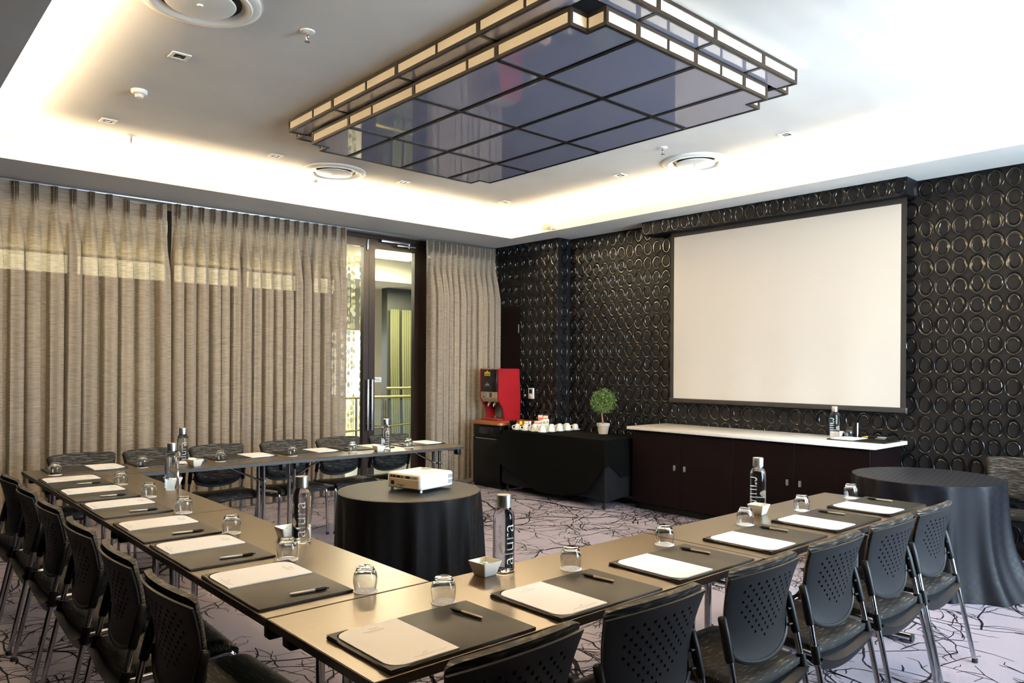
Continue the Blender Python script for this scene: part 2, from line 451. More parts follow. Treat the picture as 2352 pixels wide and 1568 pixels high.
# ---- walls
RS, RZ = 0.128, 0.168
def add_rings(bm, P, s0, s1, z0, z1, seed, phase=0.0):
    rr = random.Random(seed)
    ns = int((s1-s0)/RS); nz = int((z1-z0)/RZ)
    for i in range(ns):
        for j in range(nz):
            cs = s0 + (i+0.5)*(s1-s0)/ns; cz = z0 + (j+0.5)*(z1-z0)/nz + phase
            a, b = 0.0625, 0.0815
            k = rr.random()
            if k < 0.35: ia, ib = 0.031, 0.056
            elif k < 0.7: ia, ib = 0.042, 0.050
            else: ia, ib = 0.038, 0.060
            oc = rr.uniform(-0.5, 0.5)*(b-ib)*0.8; os_ = rr.uniform(-0.4, 0.4)*(a-ia)*0.6
            SEG = 20
            loops = []
            for (t, h) in ((0, 0.0004), (0.10, 0.0050), (0.26, 0.0026), (0.60, 0.0012), (0.90, 0.0052), (1.0, 0.0004)):
                lp = []
                for m in range(SEG):
                    th = 2*PI*m/SEG
                    ex = (a*(1-t)+ia*t)*math.cos(th) + os_*t; ez = (b*(1-t)+ib*t)*math.sin(th) + oc*t
                    lp.append(bm.verts.new(P(cs+ex, cz+ez, h)))
                loops.append(lp)
            for A, B in zip(loops, loops[1:]):
                for m in range(SEG):
                    f = bm.faces.new((A[m], A[(m+1) % SEG], B[(m+1) % SEG], B[m]))
            if rr.random() < 0.45 and j > 0:      # thin embossed thread to the ring below
                sg = rr.choice((-1, 1))
                p = arc((cs-sg*0.045, cz-0.055, 0), (cs+sg*0.01, cz-RZ*0.5, 0), (cs+sg*0.052, cz-RZ+0.05, 0), 5)
                L = []
                for q_ in p:
                    L.append([bm.verts.new(P(q_[0]-0.0016, q_[1], 0.0004)), bm.verts.new(P(q_[0], q_[1]+0.001, 0.003)), bm.verts.new(P(q_[0]+0.0016, q_[1], 0.0004))])
                for A, B in zip(L, L[1:]):
                    for m in range(2): bm.faces.new((A[m], A[m+1], B[m+1], B[m]))
YP = 6.65
bm = new()
box(bm, XR, XR+0.12, YN-0.1, YP, 0, ZC)
wr = struct('wall_right', bm, 'paper', smooth=0)
bm = new()
add_rings(bm, lambda s, z, h: (XR-h, s, z), YN, YP, 0.10, 3.125, 3)
er = obj('embossed_ring_relief', bm, 'ring', wr, 50, fixn=True); er['kind'] = 'stuff'
bm = new(); box(bm, XS, XR+0.12, YP, YB+0.15, 0, ZC); wc = struct('wall_corner', bm, 'paper', smooth=0)
bm = new()
add_rings(bm, lambda s, z, h: (XS-h, s, z), YP, YB, 0.10, 3.125, 4, 0)
add_rings(bm, lambda s, z, h: (s, YP-h, z), XS+0.04, XR-0.04, 0.10, 3.125, 5)
er = obj('embossed_ring_relief', bm, 'ring', wc, 50, fixn=True); er['kind'] = 'stuff'

bm = new(); box(bm, XL-0.12, XL, YN-0.12, YB+0.15, 0, ZC); struct('wall_left', bm, 'paper', smooth=0)
# near wall with two tall windows
bm = new()
ys = (YN-0.12, YN); z0w, z1w = 0.25, 2.85
box(bm, XL-0.12, WINS[0][0], *ys, 0, ZC); box(bm, WINS[0][1], WINS[1][0], *ys, 0, ZC); box(bm, WINS[1][1], XR+0.12, *ys, 0, ZC)
for a, b in WINS:
    box(bm, a, b, *ys, 0, z0w); box(bm, a, b, *ys, z1w, ZC)
struct('wall_front', bm, 'paper', smooth=0)
for k, (a, b) in enumerate(WINS):
    bm = new(); yy = (YN-0.09, YN-0.03)
    box(bm, a, a+0.07, *yy, z0w, z1w); box(bm, b-0.07, b, *yy, z0w, z1w); box(bm, a+0.07, b-0.07, *yy, z0w, z0w+0.07); box(bm, a+0.07, b-0.07, *yy, z1w-0.07, z1w)
    mx = (a+b)/2; box(bm, mx-0.03, mx+0.03, *yy, z0w+0.07, z1w-0.07)
    wf = struct('window_%d' % (k+1), bm, 'doorwood', smooth=0)
    for (p, q2) in ((a+0.07, mx-0.03), (mx+0.03, b-0.07)):
        bm = new(); box(bm, p, q2, YN-0.062, YN-0.058, z0w+0.07, z1w-0.07); obj('pane', bm, 'pane', wf, 0)

# ---- back wall: glazed partition behind the curtains, with a double door
bm = new(); box(bm, XL, XS, YB, YB+0.12, 3.08, ZC); box(bm, XL, 0.05, YB, YB+0.12, 0, 3.08)
struct('wall_back', bm, 'wallplain', smooth=0)
def glazing(name, x0, x1, divs, zt=3.08):
    bm = new(); y = (YB+0.02, YB+0.10)
    box(bm, x0, x1, *y, 0, 0.12); box(bm, x0, x1, *y, zt-0.10, zt)
    xs = [x0] + divs + [x1]
    for i, x in enumerate(xs):
        a, b = (x, x+0.07) if i == 0 else ((x-0.07, x) if i == len(xs)-1 else (x-0.035, x+0.035))
        box(bm, a, b, *y, 0.12, zt-0.10)
    fr = struct(name, bm, 'doorwood', smooth=0)
    for i in range(len(xs)-1):
        a = xs[i]+(0.07 if i == 0 else 0.035); b = xs[i+1]-(0.07 if i == len(xs)-2 else 0.035)
        bm = new(); box(bm, a, b, YB+0.055, YB+0.061, 0.12, zt-0.10); obj('pane', bm, 'pane', fr, 0)
glazing('window_3', 0.05, 4.02, [0.85, 1.65, 2.535, 3.30])
glazing('window_4', 5.70, XS, [])
bm = new(); box(bm, 3.98, 5.76, YB-0.03, YB+0.12, 3.077, ZS); struct('trim_6', bm, 'doorwood', smooth=0)
def door_leaf(name, x0, x1, sl, sr):
    bm = new(); y = (YB+0.0, YB+0.07)
    box(bm, x0, x0+sl, *y, 0.01, 3.075); box(bm, x1-sr, x1, *y, 0.01, 3.075)
    box(bm, x0+sl, x1-sr, *y, 2.97, 3.075); box(bm, x0+sl, x1-sr, *y, 0.01, 0.14)
    d = struct(name, bm, 'doorwood', smooth=0)
    bm = new(); box(bm, x0+sl, x1-sr, YB+0.032, YB+0.040, 0.14, 2.97); obj('pane', bm, 'pane', d, 0)
    return d
d1 = door_leaf('door_1', 4.04, 4.870, 0.09, 0.075)
d2 = door_leaf('door_2', 4.874, 5.69, 0.085, 0.14)
for d, hx in ((d1, 4.845), (d2, 4.905)):
    bm = new(); box(bm, hx-0.013, hx+0.013, YB-0.055, YB-0.040, 0.70, 1.33, 0.003)
    h = obj('door_handle', bm, 'alu', d); h['label'] = 'long flat steel pull handle'
    bm = new()
    for z in (0.78, 1.25): tube(bm, [(hx, YB-0.042, z), (hx, YB+0.004, z)], 0.008, 10)
    obj('handle_mount', bm, 'alu', h)
bm = new(); box(bm, 5.02, 5.46, YB-0.055, YB-0.02, 3.045, 3.075, 0.004); box(bm, 5.24, 5.52, YB-0.075, YB-0.06, 3.01, 3.03, 0.003)
tube(bm, [(5.42, YB-0.06, 3.00), (5.42, YB-0.06, 3.06)], 0.014, 12)
o = obj('door_closer', bm, 'alu', d2); o['label'] = 'silver door closer arm'
bm = new(); box(bm, 4.835, 4.862, YB-0.02, YB, 2.93, 3.06, 0.003); tube(bm, [(4.848, YB-0.02, 2.95), (4.848, YB-0.02, 3.05)], 0.006)
obj('flush_bolt', bm, 'alu', d1)
bm = new(); box(bm, 4.965, 5.075, YB+0.026, YB+0.031, 1.295, 1.355)
sg = obj('pull_sign', bm, 'offwhite_plastic', d2, 0); sg['label'] = 'small white sign reading PULL'
bm = text_bm('PULL', 0.045, 0.0004, 'CENTER'); bmesh.ops.transform(bm, matrix=T((5.02, YB+0.0255, 1.311), 0, PI/2), verts=bm.verts)
obj('lettering', bm, 'letterdark', sg, 0, fixn=False)

# ---- dark timber service door in the screen wall
bm = new(); box(bm, XS-0.012, XS+0.02, 7.34, 7.40, 0, 2.30); box(bm, XS-0.012, XS+0.02, 7.40, 8.05, 2.24, 2.30); box(bm, XS-0.006, XS+0.02, 7.40, 8.05, 0.005, 2.24)
d3 = struct('door_3', bm, 'mahogany', smooth=0)
bm = new(); box(bm, XS-0.016, XS-0.005, 7.36, 7.375, 1.95, 2.06, 0.001); obj('door_hinge', bm, 'alu', d3)
# ---- baseboards
bm = new(); box(bm, XR-0.022, XR, YN, YP, 0, 0.085, 0.003); struct('baseboard_right', bm, 'mahogany')
bm = new(); box(bm, XS-0.022, XS, YP-0.0, 7.34, 0, 0.085, 0.003); struct('baseboard_corner', bm, 'mahogany')
# ---- wallpapered pelmet over the screen
bm = new(); box(bm, 6.72, XR, 2.50, 5.32, 2.985, ZS)
pel = struct('trim_5', bm, 'paper', smooth=0)
bm = new(); add_rings(bm, lambda s, z, h: (6.72-h, s, z), 2.50, 5.32, 2.972, 3.142, 9)
o = obj('embossed_ring_relief', bm, 'ring', pel, 50); o['kind'] = 'stuff'

# ---- the foyer beyond the glass
bm = new(); box(bm, -2.5, 12, YB+0.16, 16.2, -0.06, 0.0); struct('floor_foyer', bm, 'foyerfloor', smooth=0)
bm = new(); box(bm, -2.5, 12, YB+0.14, 16.2, 3.40, 3.5); box(bm, -2.5, 12, 11.6, 13.0, 3.02, 3.40)
struct('ceiling_foyer', bm, 'foyerwall', smooth=0)
bm = new(); box(bm, -2.5, 12, 16.2, 16.3, 0, 3.5); box(bm, -2.6, -2.5, YB, 16.2, 0, 3.5); box(bm, 12, 12.1, YB, 16.2, 0, 3.5)
struct('wall_foyer', bm, 'foyerwall', smooth=0)
bm = new(); box(bm, -2.4, 3.1, 12.1, 12.25, 0, 2.62); box(bm, 3.6, 6.0, 12.1, 12.25, 0, 2.66)
box(bm, 7.93, 8.60, 12.5, 12.7, 0, 3.02)
struct('wall_foyer_screen', bm, 'foyergrey', smooth=0)
def single(name, bm, mat, label, cat, group=None, smooth=35):
    return tag(obj(name, bm, mat, None, smooth), label, cat, group)
bm = new(); box(bm, -2.2, 6.25, 11.5, 11.58, 2.72, 2.96, 0.01)
single('cove_lamp', bm, 'foyerlamp', 'long glowing warm cove band in the foyer, seen through the curtains', 'lamp')
bm = new(); box(bm, 7.2, 9.0, 12.42, 12.48, 3.12, 3.38, 0.01)
single('cove_lamp', bm, 'foyerlamp', 'short glowing cove band in the foyer above the grey column', 'lamp')
bm = new(); box(bm, 6.55, 7.6, 10.6, 11.3, 3.375, 3.395, 0.004)
single('ceiling_lamp', bm, 'foyerlamp', 'square ceiling light panel in the foyer beyond the glass door', 'lamp')
t = thing('bright_window', 'bright daylit window at the far end of the foyer', 'window', (7.45, 13.2, 0))
bm = new(); box(bm, -0.36, 0.42, 0.04, 0.08, 0.9, 2.15); obj('pane', bm, 'foyerday', t, 0)
bm = new(); box(bm, -0.40, -0.36, 0, 0.08, 0.0, 2.2); box(bm, 0.42, 0.46, 0, 0.08, 0.0, 2.2); box(bm, -0.36, 0.42, 0, 0.08, 2.15, 2.2); box(bm, -0.36, 0.42, 0, 0.08, 0.0, 0.9)
obj('frame', bm, 'foyerwall', t, 0)
# green drapes against the foyer column
for k, (x0, x1, lab) in enumerate(((7.96, 8.16, 'narrow green drape on the foyer column, on its left side'), (8.24, 8.62, 'wide green drape on the foyer column, on its right side'))):
    bm = new(); nf = int((x1-x0)/0.045)
    grid(bm, lambda u, v, x0=x0, x1=x1, nf=nf: (x0+(x1-x0)*u + 0.05*(1-v)**2, 12.44+0.02*math.sin(u*nf*2*PI+k), 0.02+2.58*v), nf*6, 6)
    single('foyer_drape', bm, 'foyer_drape', lab, 'curtain')
# railing in the foyer
t = thing('foyer_railing', 'brass and steel railing in the foyer beyond the glass door', 'railing', (6.2, 10.5, 0))
for z in (0.99,):
    bm = new(); tube(bm, [(-2.0, 0, z), (2.2, 0, z)], 0.022, 10); obj('top_rail', bm, 'brassrail', t)
bm = new(); tube(bm, [(0.46, 0.02, 1.13), (1.2, 0.02, 1.13)], 0.02, 10); obj('upper_rail', bm, 'brassrail', t)
bm = new(); tube(bm, [(-2.0, 0, 0.35), (2.2, 0, 0.62)], 0.016, 8); obj('lower_rail', bm, 'brassrail', t)
for x in (-1.9, -0.9, -0.1, 0.45, 1.3, 2.1):
    bm = new(); tube(bm, [(x, 0.0, 0), (x, 0.0, 1.0)], 0.018, 8); obj('post', bm, 'satin', t)
for a, b in ((-1.85, -0.95), (-0.85, -0.15), (-0.05, 0.40), (0.5, 1.25), (1.35, 2.05)):
    bm = new(); box(bm, a, b, -0.005, 0.005, 0.08, 0.93); obj('glass_panel', bm, 'pane', t, 0)
bm = new(); box(bm, 6.66, 6.70, 11.0, 11.04, 0.0, 3.40, 0.004)
single('metal_post', bm, 'brassrail', 'tall slim metal post in the foyer behind the glass door', 'post')
# hanging strands of shell discs behind the door's other leaf
bm = new(); rs = random.Random(5)
for i in range(19):
    x = 4.86 + i*0.040 + rs.uniform(-0.015, 0.015); y = 9.3 + rs.uniform(-0.12, 0.12); z = 3.0
    tube(bm, [(x, y, 3.39), (x, y, 0.55)], 0.0015, 4)
    while z > 0.6:
        r = rs.uniform(0.022, 0.036); a = rs.uniform(0, PI)
        prof = [(0, -0.002), (r, -0.001), (r, 0.001), (0, 0.002)]
        lathe(bm, prof, 10, T((x, y, z), a, PI/2) @ Matrix.Diagonal((0.85, 1.3, 1, 1)))
        z -= r*2.5+rs.uniform(0.0, 0.05)
o = single('shell_strand_curtain', bm, 'shell', 'hanging strands of pale shell discs in the foyer behind the door', 'curtain'); o['kind'] = 'stuff'

# ================================================================== CURTAINS
def curtain(name, x0, x1, pitch, label, seed, sag=None, yc=7.85):
    rc = random.Random(seed)
    n = max(3, round((x1-x0)/pitch)); pw = (x1-x0)/n
    offs = [rc.uniform(-0.18, 0.18) for _ in range(n+1)]
    amps = [rc.uniform(0.75, 1.2) for _ in range(n+1)]
    lean = [rc.uniform(-0.5, 0.5) for _ in range(n+1)]
    zt, zb = 3.105, 0.015
    PER = 26
    hz = [0, 0.025, 0.05, 0.08, 0.11, 0.14, 0.17, 0.21, 0.27, 0.36, 0.5, 0.7, 0.95, 1.25, 1.6, 2.0, 2.4, 2.75, zt-zb]
    def fn(u, v):
        d = hz[int(round(v*(len(hz)-1)))]
        s = u*n; k = min(int(s), n-1); f = s-k-0.5
        ds = d/(zt-zb)
        ph = f - offs[k]*min(1, d/0.9) - 0.16*lean[k]*ds
        # heading: three tight pinches at the pleat's middle
        pin = sum(math.exp(-((f*pw - c)/0.006)**2) for c in (-0.016, 0.0, 0.016))
        hd = 0.050*pin + 0.004*math.cos(2*PI*f)
        wv = max(0.0, math.cos(PI*max(-0.5, min(0.5, ph)))) ** 0.75
        tt = 0.5+0.5*math.cos(2*PI*max(-0.5, min(0.5, ph))); tt = min(1, max(0, (tt-0.18-0.1*lean[k])/0.5)); tt = tt*tt*(3-2*tt)
        wide = 0.125*amps[k]*tt*(0.90+0.10*math.cos(5*PI*ph+lean[k]*3))
        narrow = 0.045*math.exp(-((ph*pw)/0.026)**2)
        t1 = min(1, max(0, (d-0.10)/0.11)); t2 = min(1, max(0, (d-0.18)/0.55))
        t1 = t1*t1*(3-2*t1); t2 = t2*t2*(3-2*t2)
        y = hd*(1-t1) + t1*(narrow*(1-t2) + wide*t2)
        # horizontal bunching of each fold below the heading
        x = x0 + s*pw + t2*0.014*amps[k]*math.sin(2*PI*(ph))*1.5 + 0.02*lean[k]*ds*math.cos(PI*f)
        z = zt - d
        if sag:
            a, b, dep = sag
            if a < x < b: z -= dep*math.sin(PI*(x-a)/(b-a))*max(0, 1-d/1.2)
        return (x, yc - y, z)
    bm = new()
    grid(bm, fn, n*PER, len(hz)-1)
    o = obj(name, bm, 'linen', None, 80, fixn=False)
    return tag(o, label, 'curtain', 'linen curtains along the glazed wall')
curtain('linen_curtain', 0.02, 2.415, 0.152, 'wide grey linen curtain beside the camera-side corner, left of the seam between curtains', 31, (1.95, 2.43, 0.05))
curtain('linen_curtain', 2.458, 4.42, 0.118, 'wide grey linen curtain ending beside the glass door, right of the seam', 32)
curtain('linen_curtain', 5.56, 6.71, 0.098, 'narrow bunched grey linen curtain between glass door and dark wallpaper', 33)
t = thing('curtain_track', 'slim silver curtain track under the soffit along the glazed wall', 'curtain track', (3.2, 7.87, 3.12))
bm = new(); box(bm, -3.2, 3.5, -0.012, 0.012, -0.012, 0.008, 0.003); obj('rail', bm, 'alu', t)

# ================================================================== CEILING FIXTURES
t = thing('ceiling_light_box', 'large two-tier dark framed ceiling light with smoked mirror panes', 'ceiling light', (3.575, 3.94, ZC))
def notched(x, y, c):
    return [(-x+c, -y), (x-c, -y), (x-c, -y+c), (x, -y+c), (x, y-c), (x-c, y-c), (x-c, y), (-x+c, y), (-x+c, y-c), (-x, y-c), (-x, -y+c), (-x+c, -y+c)]
UX, UY, LX_, LY_, CN = 1.015, 1.61, 0.885, 1.482, 0.125
ZU, ZL = -0.095, -0.19
B = 0.019
def edgebars(bm, poly, z0, z1, b):
    n = len(poly)
    for i in range(n):
        (ax, ay), (bx, by) = poly[i], poly[(i+1) % n]
        for z in (z0, z1):
            zz = (z, z+b) if z == z0 else (z-b, z)
            if abs(ay-by) < 1e-6: box(bm, min(ax, bx)-b/2, max(ax, bx)+b/2, ay-b/2, ay+b/2, *zz)
            else: box(bm, ax-b/2, ax+b/2, min(ay, by)+b/2, max(ay, by)-b/2, *zz)
        box(bm, ax-b/2, ax+b/2, ay-b/2, ay+b/2, z0+b, z1-b)
def sidepanes(poly, z0, z1, splitx, splity, fr, frbm):
    n = len(poly)
    for i in range(n):
        (ax, ay), (bx, by) = poly[i], poly[(i+1) % n]
        horiz = abs(ay-by) < 1e-6
        a0, a1 = (min(ax, bx), max(ax, bx)) if horiz else (min(ay, by), max(ay, by))
        cuts = [a0] + [c for c in sorted(splitx if horiz else splity) if a0+0.05 < c[0] < a1-0.05 and a1-a0 > 0.3] + [a1]
        pos = [c if isinstance(c, float) else c[0] for c in cuts]
        wd = [B if isinstance(c, float) else c[1] for c in cuts]
        for k in range(len(pos)-1):
            p0 = pos[k]+wd[k]/2; p1 = pos[k+1]-wd[k+1]/2
            bm = new()
            if horiz: box(bm, p0, p1, ay-0.003, ay+0.003, z0+B, z1-B)
            else: box(bm, ax-0.003, ax+0.003, p0, p1, z0+B, z1-B)
            obj('side_pane', bm, 'opal', fr, 0)
        for c, wdt in zip(pos[1:-1], wd[1:-1]):
            if horiz: box(frbm, c-wdt/2, c+wdt/2, ay-B/2, ay+B/2, z0+B, z1-B)
            else: box(frbm, ax-B/2, ax+B/2, c-wdt/2, c+wdt/2, z0+B, z1-B)
gx = [-0.515, -0.005, 0.50]; gy = [-0.80, 0.0, 0.81]
TH, TN = 0.030, 0.014
pu = notched(UX, UY, CN); pl = notched(LX_, LY_, CN)
ub = new(); edgebars(ub, pu, ZU, -0.001, B)
sidepanes(pu, ZU, 0.0, [(g, TH) for g in gx], [(g, TH) for g in gy] + [(g, TN) for g in (-1.17, -0.42, 0.36, 1.10)], t, ub)
obj('upper_frame', ub, 'blackmetal', t, 0)
lb = new(); edgebars(lb, pl, ZL, ZU, B)
sidepanes(pl, ZL, ZU, [(g, TH) for g in gx] + [(g, TN) for g in (-0.26, 0.25)], [(g, TH) for g in gy] + [(g, TN) for g in (-0.54, 0.50)], t, lb)
obj('lower_frame', lb, 'blackmetal', t, 0)
# step between the tiers: smoked panes and short struts
def strut(a, b, c, d):
    bm = new(); box(bm, a, b, c, d, ZU, ZU+0.02); obj('step_strut', bm, 'blackmetal', t, 0)
def steppane(x0, x1, y0, y1):
    bm = new(); box(bm, x0, x1, y0, y1, ZU+0.004, ZU+0.010); obj('step_pane', bm, 'smoke', t, 0)
for sgn in (-1, 1):
    ys_ = [-UY+CN] + gy + [UY-CN]; ys_ = [-UY+CN+0.0] + gy + [UY-CN]
    for a, b in zip(ys_, ys_[1:]): steppane(min(sgn*UX, sgn*LX_)+0.008, max(sgn*UX, sgn*LX_)-0.008, a+0.012, b-0.012)
    for g in gy: strut(min(sgn*UX, sgn*LX_)+B/2, max(sgn*UX, sgn*LX_)-B/2, g-0.012, g+0.012)
    xs_ = [-UX+CN] + gx + [UX-CN]
    for a, b in zip(xs_, xs_[1:]): steppane(a+0.012, b-0.012, min(sgn*UY, sgn*LY_)+0.008, max(sgn*UY, sgn*LY_)-0.008)
    for g in gx: strut(g-0.012, g+0.012, min(sgn*UY, sgn*LY_)+B/2, max(sgn*UY, sgn*LY_)-B/2)
gb = new(); zb0, zb1 = ZL-0.002, ZL+0.016
for g in gx: box(gb, g-0.014, g+0.014, -LY_+0.012, LY_-0.012, zb0, zb1)
for g in gy: box(gb, -LX_+0.012, LX_-0.012, g-0.014, g+0.014, zb0-0.0005, zb1)
obj('bottom_grid', gb, 'blackmetal', t, 0)
xe = [-LX_] + gx + [LX_]; ye = [-LY_] + gy + [LY_]
for i in range(4):
    for j in range(4):
        x0, x1, y0, y1 = xe[i]+0.012, xe[i+1]-0.012, ye[j]+0.012, ye[j+1]-0.012
        poly = [(x0, y0), (x1, y0), (x1, y1), (x0, y1)]
        if i in (0, 3) and j in (0, 3):
            cx = -LX_+CN if i == 0 else LX_-CN; cy = -LY_+CN if j == 0 else LY_-CN
            poly = [(x0 if i else cx, y0), (x1, y0), (x1, y1), (x0, y1)]
            c = CN
            X0, X1, Y0, Y1 = x0, x1, y0, y1
            if (i, j) == (0, 0): poly = [(cx, Y0), (X1, Y0), (X1, Y1), (X0, Y1), (X0, cy), (cx, cy)]
            if (i, j) == (3, 0): poly = [(X0, Y0), (cx, Y0), (cx, cy), (X1, cy), (X1, Y1), (X0, Y1)]
            if (i, j) == (3, 3): poly = [(X0, Y0), (X1, Y0), (X1, cy), (cx, cy), (cx, Y1), (X0, Y1)]
            if (i, j) == (0, 3): poly = [(X0, Y0), (X1, Y0), (X1, Y1), (cx, Y1), (cx, cy), (X0, cy)]
        bm = new(); prism(bm, poly, ZL+0.004, ZL+0.010); obj('bottom_pane', bm, 'smoke', t, 0)

def diffuser(x, y, label):
    t = thing('air_diffuser', label, 'air vent', (x, y, ZC), 0, 'round ceiling air diffusers')
    bm = new()
    lathe(bm, [(0.300, 0.0), (0.302, -0.012), (0.285, -0.020), (0.258, -0.020), (0.252, -0.026), (0.236, -0.026), (0.205, -0.006), (0.205, 0.0)], 48)
    obj('outer_ring', bm, 'white', t, 40)
    bm = new(); lathe(bm, [(0.0, -0.003), (0.204, -0.003)], 32); obj('dark_throat', bm, 'blackplastic', t, 40)
    bm = new(); lathe(bm, [(0.0, -0.032), (0.150, -0.030), (0.172, -0.026), (0.176, -0.020), (0.165, -0.012), (0.0, -0.008)], 48); obj('centre_disc', bm, 'white', t, 40)
    bm = new(); lathe(bm, [(0.0, -0.039), (0.012, -0.039), (0.016, -0.033), (0.016, -0.029), (0.0, -0.029)], 16); obj('centre_knob', bm, 'white', t, 40)
    return t
d0 = diffuser(3.55, 6.56, 'round white air diffuser in the ceiling near the curtains')
dup(d0, (5.80, 3.98, ZC), 0, 'round white air diffuser in the ceiling near the projection screen')
dup(d0, (1.37, 3.95, ZC), 0.4, 'round air diffuser over the side row, cut off by the picture top')

t = thing('recessed_downlight', '', 'downlight', (1.53, 4.76, ZC), 0, 'small square recessed downlights')
bm = new(); s_ = 0.055; i_ = 0.033
for a, b, c, d in ((-s_, s_, -s_, -i_), (-s_, s_, i_, s_), (-s_, -i_, -i_, i_), (i_, s_, -i_, i_)): box(bm, a, b, c, d, -0.007, 0, 0.0015, seg=1)
obj('frame', bm, 'white', t)
bm = new(); box(bm, -i_, i_, -i_, i_, -0.003, 0); obj('recess_shade_plate', bm, 'blackplastic', t, 0)  # black plate colours in the shade of the recess; no hole is cut
bm = new(); lathe(bm, [(0, -0.0045), (0.014, -0.0045), (0.018, -0.003), (0, -0.003)], 14); obj('lamp_lens', bm, 'darkscreen', t)
dl = [((1.53, 4.76), 'square downlight below the cut-off round diffuser, between it and the smoke detector'), ((1.53, 6.40), 'square downlight between the smoke detector and the curtain cove'),
      ((2.90, 6.44), 'square downlight left of the round diffuser near the curtains'), ((4.28, 6.46), 'square downlight right of the round diffuser near the curtains'),
      ((5.64, 6.44), 'square downlight in the ceiling corner above the coffee machine'), ((5.67, 4.76), 'square downlight left of the diffuser near the screen'), ((5.65, 3.02), 'square downlight right of the diffuser near the screen')]
t['label'] = dl[0][1]; t.location = (dl[0][0][0], dl[0][0][1], ZC)
for (p, lab) in dl[1:]: dup(t, (p[0], p[1], ZC), 0, lab)

t = thing('fire_sprinkler', 'chrome fire sprinkler on the ceiling between cut-off diffuser and light box', 'sprinkler', (1.95, 3.92, ZC), 0.5, 'ceiling fire sprinklers')
bm = new(); lathe(bm, [(0, 0), (0.042, 0), (0.040, -0.006), (0.020, -0.010), (0, -0.010)], 24); obj('escutcheon', bm, 'white', t)
bm = new(); lathe(bm, [(0, -0.010), (0.011, -0.010), (0.011, -0.024), (0, -0.024)], 12)
for s in (-1, 1): tube(bm, arc((s*0.010, 0, -0.022), (s*0.020, 0, -0.040), (0, 0, -0.056), 5), 0.003, 6)
obj('body', bm, 'satin', t)
bm = new(); lathe(bm, [(0, -0.0605), (0.016, -0.060), (0.016, -0.057), (0, -0.056)], 14); obj('deflector', bm, 'satin', t)
bm = new(); tube(bm, [(0, 0, -0.024), (0, 0, -0.054)], 0.0028, 8); obj('glass_bulb', bm, 'red', t)
for p, lab in (((1.78, 6.72), 'small fire sprinkler beside the curtain-side cove below a downlight'), ((5.23, 3.92), 'small fire sprinkler between light box and screen-side diffuser'), ((5.60, 6.76), 'small fire sprinkler in the ceiling corner over the glass door')):
    dup(t, (p[0], p[1], ZC), 0.9, lab)
t = thing('smoke_detector', 'round white smoke detector on the ceiling between two downlights', 'smoke detector', (1.52, 5.55, ZC))
bm = new(); lathe(bm, [(0, 0), (0.052, 0), (0.052, -0.016), (0.044, -0.026), (0.030, -0.028), (0, -0.028)], 32); obj('base', bm, 'offwhite_plastic', t)
bm = new()
for k in range(16): box(bm, 0.0225, 0.0265, -0.003, 0.003, -0.042, -0.028, mat=Matrix.Rotation(k*PI/8, 4, 'Z'))
lathe(bm, [(0, -0.028), (0.022, -0.028), (0.022, -0.042), (0.027, -0.043), (0.024, -0.050), (0, -0.052)], 24); obj('sensing_cap', bm, 'offwhite_plastic', t)
t = thing('ceiling_dome', 'small grey dome on the ceiling beside the curtain-side diffuser', 'sensor', (3.58, 7.03, ZC))  # grey dome set at a blurred grey spot on the ceiling
bm = new(); lathe(bm, [(0, 0), (0.055, 0), (0.055, -0.012), (0.04, -0.028), (0.018, -0.036), (0, -0.038)], 28); obj('dome', bm, 'greyinner', t)
bm = new(); lathe(bm, [(0.055, 0), (0.06, 0), (0.06, -0.006), (0.055, -0.006)], 28); obj('collar', bm, 'white', t)
# sensors on the cove fascia
t = thing('motion_sensor', 'tilted grey square motion sensor on the cove fascia over the wallpaper corner', 'sensor', (CX1, 6.47, ZS+0.062))
bm = new(); box(bm, -0.03, 0.0, -0.012, 0.012, -0.012, 0.012, 0.003); obj('bracket', bm, 'offwhite_plastic', t)
bm = new(); box(bm, -0.05, -0.03, -0.042, 0.042, -0.038, 0.038, 0.005, mat=T((0, 0, 0), 0.25, 0.2)); obj('sensor_head', bm, 'champagne', t)
t = thing('wall_bracket', 'small white box with round socket beside the tilted motion sensor', 'socket', (CX1, 6.36, ZS+0.052))
bm = new(); box(bm, -0.02, 0.0, -0.035, 0.035, -0.034, 0.034, 0.004); obj('box', bm, 'offwhite_plastic', t)
bm = new(); lathe(bm, [(0, 0.0), (0.014, 0.0), (0.012, 0.006), (0, 0.004)], 16, T((-0.02, 0, 0), 0, 0, -PI/2)); obj('socket', bm, 'greyinner', t)
t = thing('motion_sensor', 'pale box sensor on the cove at the picture edge above the curtains', 'sensor', (0.96, 7.05, ZC))
bm = new(); box(bm, -0.012, 0.012, -0.012, 0.012, -0.04, 0.0, 0.003); obj('bracket', bm, 'offwhite_plastic', t)
bm = new(); box(bm, -0.05, 0.05, -0.028, 0.028, -0.105, -0.035, 0.008, mat=T((0, 0, 0), -0.7, 0.15)); obj('sensor_head', bm, 'champagne', t)

